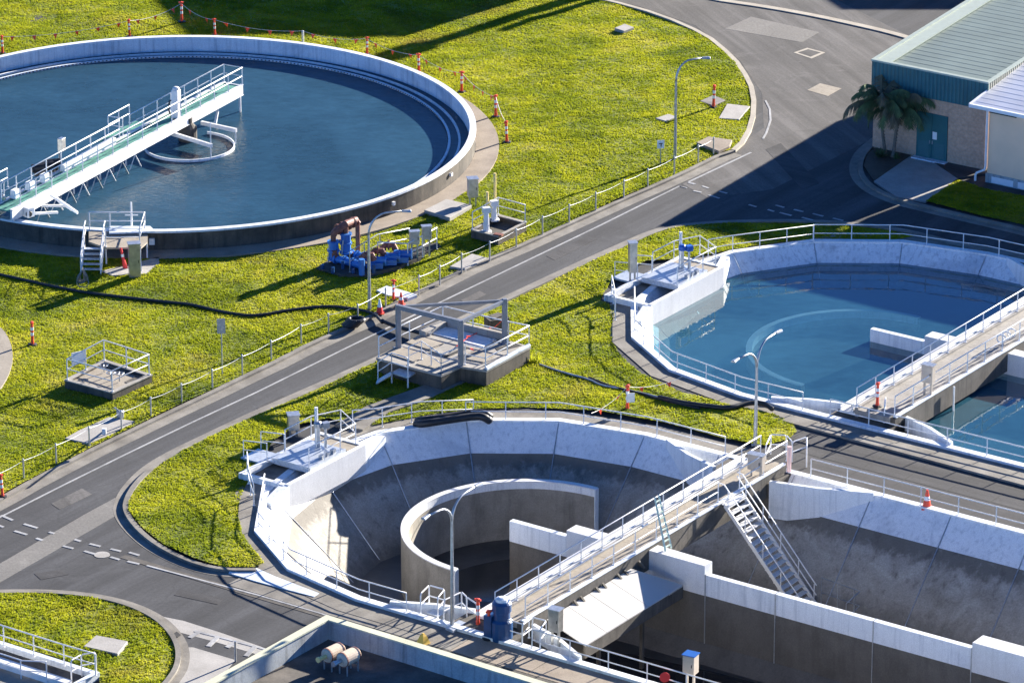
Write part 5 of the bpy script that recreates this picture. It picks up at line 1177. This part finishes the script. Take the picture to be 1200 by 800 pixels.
for k, (x, y) in enumerate(((391, 782), (409, 787))):
    p = P(x, y, zr); t = thing('fan_motor', ['left of two rusty cream drum motors on the parapet roof', 'right of two rusty cream drum motors on the parapet roof'][k], 'motor', p)
    d = Vector((.62, .72, 0)).normalized(); n = Vector((-d.y, d.x, 0)); c = p+Vector((0, 0, .72))
    m = MB(); m.tube([c-d*.5, c-d*.42, c+d*.42, c+d*.5], [.26, .33, .33, .28], 20); m.build('drum', concrete('rusty drum', (.55, .44, .32), (.68, .56, .42), (.28, .11, .05), .6, False), t, smooth=False)
    for s in (-.4, .4):
        m = MB(); m.tube([c+d*s-d*.03, c+d*s+d*.03], .345, 20); m.build('band', 'rust', t)
    m = MB(); m.tube([c-d*.95, c-d*.5], .1, 10); m.tube([c-d*1.0, c-d*.9], .13, 10); m.build('spout', 'yellow_pipe' if k == 0 else 'galv', t)
    for a, b in ((-.35, -.22), (-.35, .22), (.35, -.22), (.35, .22)):
        q = c+d*a+n*b; m = MB(); m.tube([(q.x, q.y, zr), (q.x, q.y, c.z-.2)], .04, 6); m.build('leg', 'galv', t)
    m = MB(); m.bar(c+d*.35-n*.22-Vector((0, 0, .4)), c+d*.35+n*.22-Vector((0, 0, .4)), .06, .06); m.bar(c-d*.35-n*.22-Vector((0, 0, .25)), c-d*.35+n*.22-Vector((0, 0, .25)), .06, .06); m.build('crossbar', 'galv', t)
p = P(276, 775, 0); m = MB(); m.tube([p, p+Vector((0, 0, 1.0))], .05, 8); tag(m.build('post', 'galv', loc=p), 'lone grey post on the pale pad by the parapet roof corner', 'post')
m = MB(); m.prism(pl([(203, 743), (207, 740), (212, 744), (208, 747)], 0), 0, .03); tag(m.build('drain_grate', 'dark', loc=P(207, 743, 0)), 'black drain grate at the kerb of the round grass island', 'drain')
# ------------------------------------------------------------------ railed channel at bottom left
t = thing('concrete_channel', 'sunken white concrete channel cut by the bottom left corner', 'channel', P(60, 790, 0))
a, b = P(-60, 736, .1), P(112, 791, .1); d = (b-a).normalized(); n = Vector((d.y, -d.x, 0))
m = MB(); m.prism([a, b, b+n*.25, a+n*.25], -.1, .32); m.build('kerb_wall', 'paint_old', t)
m = MB(); m.prism([a+n*.25, b+n*.25, b+n*1.6, a+n*1.6], -.05, .04); m.build('floor', 'concrete_dark', t)
m = MB(); m.prism([a+n*1.6, b+n*1.6, b+n*2.0, a+n*2.0], -.05, .5); m.build('inner_wall', 'paint_clean', t)
m = MB(); m.prism([a+n*2.0, b+n*2.0, b+n*5, a+n*5], -.05, .2); m.build('deck', 'concrete_tan', t)
m = MB(); m.prism([b, b+d*.25, b+d*.25+n*2.2, b+n*2.2], -.1, .33); m.build('kerb_wall', 'paint_old', t)
railing('guard_rail', 'rail along the channel below the round grass island', 'railing', [P(-30, 747, .32), P(76, 780.5, .32), P(112, 791, .32)], 1.05, 1.55, r=.03)
gate([(84, 799), (96, 792), (113, 789)], 'white railed gate at the end of the bottom left channel')
railing('guard_rail', 'sloping rail on the pale deck in the bottom left corner', 'railing', [b+n*2.3-d*5, b+n*2.3-d*2.2, b+n*2.1-d*1.0+Vector((0, 0, .2))], 1.0, 1.4, r=.03)
# ------------------------------------------------------------------ buildings at top right
zs = 5.4
FL, FR = P(1022, 70, zs), P(1158, 97, zs); fd = (FR-FL).normalized(); bd = Vector((math.cos(math.radians(61)), math.sin(math.radians(61)), 0))
bd = Vector((math.cos(math.radians(56.5)), math.sin(math.radians(56.5)), 0))
W_, D_ = (FR-FL).length, 26.0
def sp(u, v, z): q = FL+fd*u+bd*v; return Vector((q.x, q.y, z))
t = thing('brick_shed', 'brick shed with teal cladding and green grey metal roof at top right', 'shed', sp(W_/2, 0, 0))
rise = lambda v: v*.055
m = MB(); m.prism([sp(.12, .12, 0), sp(W_-.12, .12, 0), sp(W_-.12, D_, 0), sp(.12, D_, 0)], -.05, 3.9); m.build('wall', 'brick', t)
m = MB(); m.hexa([sp(0, 0, 3.75), sp(W_, 0, 3.75), sp(W_, .118, 3.75), sp(0, .118, 3.75)], [sp(0, 0, zs-.06), sp(W_, 0, zs-.06), sp(W_, .118, zs-.06), sp(0, .118, zs-.06)]); m.build('front_cladding', 'teal', t)
for u0, u1 in ((0, .118), (W_-.118, W_)):
    m = MB(); m.hexa([sp(u0, .12, 3.75), sp(u1, .12, 3.75), sp(u1, D_, 3.75), sp(u0, D_, 3.75)], [sp(u0, .12, zs-.06), sp(u1, .12, zs-.06), sp(u1, D_, zs-.06+rise(D_)), sp(u0, D_, zs-.06+rise(D_))]); m.build('side_cladding', 'olive' if u0 > 1 else 'teal', t)
m = MB(); m.hexa([sp(.13, .13, zs-.2), sp(W_-.13, .13, zs-.2), sp(W_-.13, D_, zs-.2+rise(D_)), sp(.13, D_, zs-.2+rise(D_))], [sp(.13, .13, zs-.1), sp(W_-.13, .13, zs-.1), sp(W_-.13, D_, zs-.1+rise(D_)), sp(.13, D_, zs-.1+rise(D_))])
for k in range(int(D_/.62)):
    v = .4+k*.62; z = zs-.1+rise(v); m.hexa([sp(1.15, v, z-.01), sp(W_-.2, v, z-.01), sp(W_-.2, v+.1, z-.01), sp(1.15, v+.1, z-.01)], [sp(1.15, v+.02, z+.005), sp(W_-.2, v+.02, z+.005), sp(W_-.2, v+.08, z+.007), sp(1.15, v+.08, z+.007)])
m.build('roof', 'roofgreen', t)
def flash(u0, v0, u1, v1):
    m = MB(); m.hexa([sp(u0, v0, zs-.07+rise(v0)), sp(u1, v0, zs-.07+rise(v0)), sp(u1, v1, zs-.07+rise(v1)), sp(u0, v1, zs-.07+rise(v1))], [sp(u0, v0, zs+.03+rise(v0)), sp(u1, v0, zs+.03+rise(v0)), sp(u1, v1, zs+.03+rise(v1)), sp(u0, v1, zs+.03+rise(v1))]); m.build('flashing', 'trim', t)
flash(-.04, -.04, W_+.04, .2); flash(-.04, .203, .2, D_); flash(W_-.16, .203, W_+.04, D_); flash(1.0, .203, 1.15, D_)
m = MB(); m.hexa([sp(.2, .2, zs-.09+rise(.2)), sp(1.0, .2, zs-.09+rise(.2)), sp(1.0, D_, zs-.09+rise(D_)), sp(.2, D_, zs-.09+rise(D_))], [sp(.2, .2, zs-.03+rise(.2)), sp(1.0, .2, zs-.03+rise(.2)), sp(1.0, D_, zs-.03+rise(D_)), sp(.2, D_, zs-.03+rise(D_))]); m.build('gutter', 'trim', t)
du0, du1 = W_*.40, W_*.665
for k in range(2):
    a = du0+(du1-du0)*k/2+.01; b = du0+(du1-du0)*(k+1)/2-.01
    m = MB(); m.prism([sp(a, .04, 0), sp(b, .04, 0), sp(b, .117, 0), sp(a, .117, 0)], .06, 2.85); dr = m.build('door', 'teal_door', t)
    m = MB()
    for j in range(9): m.hexa([sp(a+.15, .02, .25+j*.1), sp(b-.15, .02, .25+j*.1), sp(b-.15, .038, .25+j*.1), sp(a+.15, .038, .25+j*.1)], [sp(a+.15, .034, .33+j*.1), sp(b-.15, .034, .33+j*.1), sp(b-.15, .038, .33+j*.1), sp(a+.15, .038, .33+j*.1)])
    m.build('louvre', 'teal_door', dr)
    if k == 1:
        m = MB(); m.prism([sp(a+.05, .024, 0), sp(a+.33, .024, 0), sp(a+.33, .037, 0), sp(a+.05, .037, 0)], 1.35, 1.8); m.build('notice', 'white', dr)
    m = MB(); x = b-.12 if k == 0 else a+.04; m.prism([sp(x, -.02, 0), sp(x+.05, -.02, 0), sp(x+.05, .037, 0), sp(x, .037, 0)], 1.05, 1.25); m.build('handle', 'galv', dr)
m = MB(); m.prism([sp(du0-.1, -.35, 0), sp(du1+.1, -.35, 0), sp(du1+.1, .1, 0), sp(du0-.1, .1, 0)], .0, .16); m.build('door_sill', 'paint_old', t)
zh = 4.7
E_ = P(1137, 122, zh); E2 = P(1200, 135, zh); hd = (E2-E_).normalized()
t = thing('beige_house', 'beige rendered building with pale metal roof and white gutter at the right edge', 'building', (E_.x+3, E_.y, 0))
def hp(u, v, z): q = E_+hd*u+bd*v; return Vector((q.x, q.y, z))
m = MB(); m.hexa([hp(-.02, .14, zh-.1), hp(14, .14, zh-.1), hp(14, 7, zh+.7), hp(-.02, 7, zh+.7)], [hp(-.02, .14, zh-.02), hp(14, .14, zh-.02), hp(14, 7, zh+.78), hp(-.02, 7, zh+.78)])
for k in range(11):
    v = .5+k*.6; z = zh-.02+(v-.14)*.1166
    m.hexa([hp(.1, v, z-.01), hp(14, v, z-.01), hp(14, v+.08, z-.01), hp(.1, v+.08, z-.01)], [hp(.1, v+.02, z+.012), hp(14, v+.02, z+.012), hp(14, v+.06, z+.016), hp(.1, v+.06, z+.016)])
m.build('roof', 'roofgrey', t)
m = MB(); m.prism([hp(0, -.02, 0), hp(14, -.02, 0), hp(14, .13, 0), hp(0, .13, 0)], zh-.2, zh+.0); m.build('gutter', 'fascia', t)
m = MB(); m.hexa([hp(-.1, .0, zh-.22), hp(-.025, .0, zh-.22), hp(-.025, 7, zh+.55), hp(-.1, 7, zh+.55)], [hp(-.1, .0, zh+.02), hp(-.025, .0, zh+.02), hp(-.025, 7, zh+.82), hp(-.1, 7, zh+.82)]); m.build('barge_board', 'fascia', t)
m = MB(); m.prism([hp(.85, .75, 0), hp(14, .75, 0), hp(14, 6.8, 0), hp(.85, 6.8, 0)], .55, zh-.12); m.build('wall', 'render', t)
m = MB(); m.prism([hp(.78, .68, 0), hp(14, .68, 0), hp(14, 6.8, 0), hp(.78, 6.8, 0)], -.05, .547); m.build('plinth', 'parapet', t)
for k in range(4):
    m = MB(); m.prism([hp(1.2+k*1.7, .63, 0), hp(2.6+k*1.7, .63, 0), hp(2.6+k*1.7, .677, 0), hp(1.2+k*1.7, .677, 0)], .06, .42); m.build('vent_panel', 'fascia', t)
m = MB(); m.tube([hp(.85, .55, zh-.2), hp(.8, .62, zh-.5), hp(.8, .62, .95), hp(.75, .6, .75), hp(.35, .4, .55), hp(.3, .38, .4), hp(.3, .38, .08)], .07, 8); m.build('downpipe', 'fascia', t)
m = MB(); m.prism([hp(.86, .72, 0), hp(2.6, .72, 0), hp(2.6, .748, 0), hp(.86, .748, 0)], zh-.55, zh-.2); m.build('painted_soffit_shade', 'dark', t)  # dark strip painting the shade under the eave
# ------------------------------------------------------------------ palms and shrubs by the shed
def palm(px, ytop, label, lean, nfr, seed, L=1.7):
    rr = random.Random(seed); b = P(px[0], px[1], .09); h = zat(b, ytop)-.09; t = thing('palm_tree', label, 'palm', b)
    top = b+Vector((lean, lean*.3, h)); m = MB(); m.tube([b, b.lerp(top, .1)+Vector((.02, 0, 0)), b.lerp(top, .5)+Vector((-.04, 0, 0)), top], [.17, .11, .085, .09], 9)
    for k in range(14): c = b.lerp(top, k/14); m.lathe(c, [(.10, 0), (.11, .03)], 9)
    m.build('trunk', plain('palm trunk', (.16, .13, .10), .85, 0, .25, 8), t)
    m = MB(); m.tube([top, top+Vector((0, 0, .5))], [.12, .05], 8); m.build('crownshaft', plain('crownshaft', (.12, .16, .06), .6, 0, .2), t)
    for k in range(nfr):
        az_ = 2*math.pi*k/nfr+rr.uniform(-.3, .3); e0 = rr.uniform(-.1, 1.15); dd = Vector((math.cos(az_), math.sin(az_), 0)); l = L*rr.uniform(.8, 1.15); spine = []
        for j in range(11):
            f = j/10; ang_ = e0-f*f*rr.uniform(1.5, 2.0)
            if j == 0: q = top+Vector((0, 0, .4))
            else: q = spine[-1]+(dd*math.cos(ang_)+Vector((0, 0, math.sin(ang_))))*l/10
            spine.append(q)
        m = MB(); m.tube(spine, [.03]*6+[.018]*5, 4)
        for j in range(56):
            f = .12+.88*j/56; i = min(9, int(f*10)); c = spine[i].lerp(spine[i+1], f*10-i); tn = (spine[i+1]-spine[i]).normalized(); sd_ = tn.cross(Vector((0, 0, 1))).normalized()
            ll = .62*math.sin(math.pi*min(1, .18+f*.8))*rr.uniform(.8, 1.2)+.12
            for s in (-1, 1):
                tip = c+(sd_*s*.75+tn*.55+Vector((0, 0, -.45-rr.uniform(0, .5))))*ll; w2 = tn*.045
                m.add([c-w2, c+w2, tip], [(0, 1, 2)])
        m.build('frond', ('palmleaf' if rr.random() > .25 else 'palmdry'), t, fix=False)
M['palmleaf'] = plain('palm leaf', (.075, .11, .04), .85, 0, .5, 2); M['palmdry'] = plain('dry palm leaf', (.12, .095, .05), .7, 0, .4, 2)
palm((1037, 182), 126, 'left hand palm with drooping fronds by the brick shed corner', -.3, 19, 3, 2.5); palm((1046, 184), 132, 'right hand palm close to the teal shed doors', .35, 18, 9, 2.4)
for i, (x, y, s) in enumerate(((1031, 184, .5), (1051, 186, .3))):
    b = P(x, y, .1); rr = random.Random(i+40); m = MB()
    for k in range(70 if i == 0 else 40):
        a = rr.uniform(0, 6.28); e = rr.uniform(.3, 1.4); d = Vector((math.cos(a)*math.cos(e), math.sin(a)*math.cos(e), math.sin(e))); n = d.cross(Vector((0, 0, 1))).normalized()*.035; c = b+Vector((rr.uniform(-.15, .15), rr.uniform(-.15, .15), 0))
        mid = c+d*s*.7; m.add([c-n*.4, c+n*.4, mid+n, mid-n, c+d*s*1.4-Vector((0, 0, .25*s))], [(0, 1, 2, 3), (3, 2, 4)])
    tag(m.build('strappy_shrub', 'palmleaf', loc=b, fix=False), ['dark spiky shrub at the foot of the left palm', 'small spiky shrub between the palms and the shed doors'][i], 'shrub')
p = P(1027, 150, .06); m = MB(); m.lathe(p, [(.1, 0), (.1, .6), (.05, .7)], 10); tag(m.build('marker_post', 'white', loc=p), 'short white post behind the left palm trunk', 'post')
# weeds beside the platform corner
b = P(623, 424, .08); m = MB(); rr = random.Random(5)
for k in range(130):
    a = rr.uniform(0, 6.28); e = rr.uniform(.5, 1.4); l = rr.uniform(.2, .6); d = Vector((math.cos(a)*math.cos(e), math.sin(a)*math.cos(e), math.sin(e)))*l; c = b+Vector((rr.uniform(-.5, .5), rr.uniform(-.3, .3), 0)); n = Vector((-d.y, d.x, 0)).normalized()*.03; m.add([c-n, c+n, c+d], [(0, 1, 2)])
tag(m.build('weed_clump', 'blade', loc=b, fix=False), 'bright tuft of tall weeds at the corner of the concrete platform', 'weeds')
# ------------------------------------------------------------------ unseen blocks and poles added beyond the frame to cast lawn and yard shadows
k_ = 1/math.tan(math.radians(SUN_EL)); sx_, sy_ = math.cos(math.radians(SUN_AZ)), math.sin(math.radians(SUN_AZ))
def caster(px, h, label, lx, ly, mat='render', leftdir=None):  # unseen added block, placed so its shadow corner lands at px
    q = P(px[0], px[1], .1)+Vector((sx_, sy_, 0))*h*k_
    t = thing('caster_block', label, 'building', (q.x, q.y, 0)); l = Vector(leftdir or (0, 1, 0))
    f = [q, q+Vector((lx, 0, 0)), q+Vector((lx, 0, 0))+l*ly, q+l*ly]
    m = MB(); m.prism(f, -.05, h-.3); m.build('wall', mat, t); m = MB(); c = sum(f, Vector())/4; m.prism([p+(p-c)*.0 for p in f], h-.297, h); m.build('roof', 'roofgrey', t)
    for i in range(5):
        m = MB(); a = f[0]+(f[1]-f[0])*(i+.3)/5; m.prism([a+Vector((0, -.05, 0)), a+Vector((1.2, -.05, 0)), a+Vector((1.2, -.003, 0)), a+Vector((0, -.003, 0))], 1.2, 2.6); m.build('window', 'blueglass', t)
caster((212, 44), 9, 'unseen block added beyond the top edge to shadow the far lawn', (460-226)/20.5+2.2, 30, leftdir=(-.36, 1, 0))
caster((985, 10), 7, 'unseen block added beyond the top right edge to shade the far yard', 14, 20, leftdir=(-.4, 1, 0))
q = P(448, 69, .1); b = q+Vector((sx_, sy_, 0))*15*k_; m = MB(); m.lathe((b.x, b.y, 0), [(.75, 0), (.55, 14), (1.1, 14.05), (1.1, 15)], 16); tag(m.build('caster_stack', 'concrete', loc=(b.x, b.y, 0)), 'slim unseen stack added beyond the top edge to throw the narrow lawn shadow', 'stack')  # added column, sized to throw the narrow lawn shadow
q = P(585, 36, .1); b = q+Vector((sx_, sy_, 0))*9*k_; m = MB(); m.lathe((b.x, b.y, 0), [(.12, 0), (.09, 5.5), (.35, 5.6), (.35, 9)], 10); tag(m.build('caster_mast', 'galv', loc=(b.x, b.y, 0)), 'thin unseen mast with thicker head added beyond the top edge for its shadow', 'mast')  # added pole, there only for its thin shadow
for a_, k_a in LAWNS: lawn(*a_, **k_a)
GROUPS = {'lamp post': 'lamp posts around the site', 'traffic cone': 'traffic cones', 'railing': 'guard rails of the basins', 'concrete slab': 'concrete slabs lying in the grass', 'cabinet': 'control cabinets', 'palm': 'palms by the shed', 'manhole cover': 'manhole covers', 'gate': 'white hoop gates', 'hose': 'hoses on the lawn', 'bollard': 'orange bollards'}
for o_ in bpy.data.objects:
    if o_.parent is None and o_.get('category') in GROUPS and not o_.get('group'): o_['group'] = GROUPS[o_['category']]
# ------------------------------------------------------------------ sky, sun, camera
W = bpy.data.worlds.new('World'); SC.world = W; W.use_nodes = True
wn = W.node_tree; bg = wn.nodes['Background']
sky = wn.nodes.new('ShaderNodeTexSky'); sky.sky_type = 'NISHITA'; sky.sun_disc = False
sky.sun_elevation = math.radians(SUN_EL); sky.sun_rotation = math.radians(90-SUN_AZ)
sky.altitude = 4000; sky.air_density = .8; sky.dust_density = 0.0; sky.ozone_density = 5.0
tn = wn.nodes.new('ShaderNodeMix'); tn.data_type = 'RGBA'; tn.blend_type = 'MULTIPLY'; tn.inputs[0].default_value = 1.0
tn.inputs[7].default_value = (.72, .97, 1.15, 1); wn.links.new(sky.outputs[0], tn.inputs[6]); wn.links.new(tn.outputs[2], bg.inputs['Color']); bg.inputs['Strength'].default_value = .066
sd = bpy.data.lights.new('sun', 'SUN'); sd.energy = 5.0; sd.angle = math.radians(.5); sd.color = (1.0, .92, .80)
so = bpy.data.objects.new('sun', sd); COL.objects.link(so)
el, az = math.radians(SUN_EL), math.radians(SUN_AZ)
dirv = Vector((-math.cos(el)*math.cos(az), -math.cos(el)*math.sin(az), -math.sin(el)))
so.rotation_euler = dirv.to_track_quat('-Z', 'Y').to_euler(); so.location = (60, 320, 60)
cd = bpy.data.cameras.new('camera'); cd.sensor_width = 36; cd.lens = F/1200*36; cd.clip_start = 1; cd.clip_end = 8000
co = bpy.data.objects.new('camera', cd); COL.objects.link(co); co.location = (0, 0, HC); co.rotation_euler = (math.pi/2-PIT, 0, 0)
SC.camera = co
SC.render.engine = 'CYCLES'; SC.render.resolution_x = 1024; SC.render.resolution_y = 682
SC.cycles.max_bounces = 8; SC.cycles.transparent_max_bounces = 12; SC.cycles.use_denoising = True
vs = SC.view_settings; vs.view_transform = 'Standard'; vs.look = 'None'; vs.gamma = 1.0; vs.use_curve_mapping = False; vs.exposure = 2.0
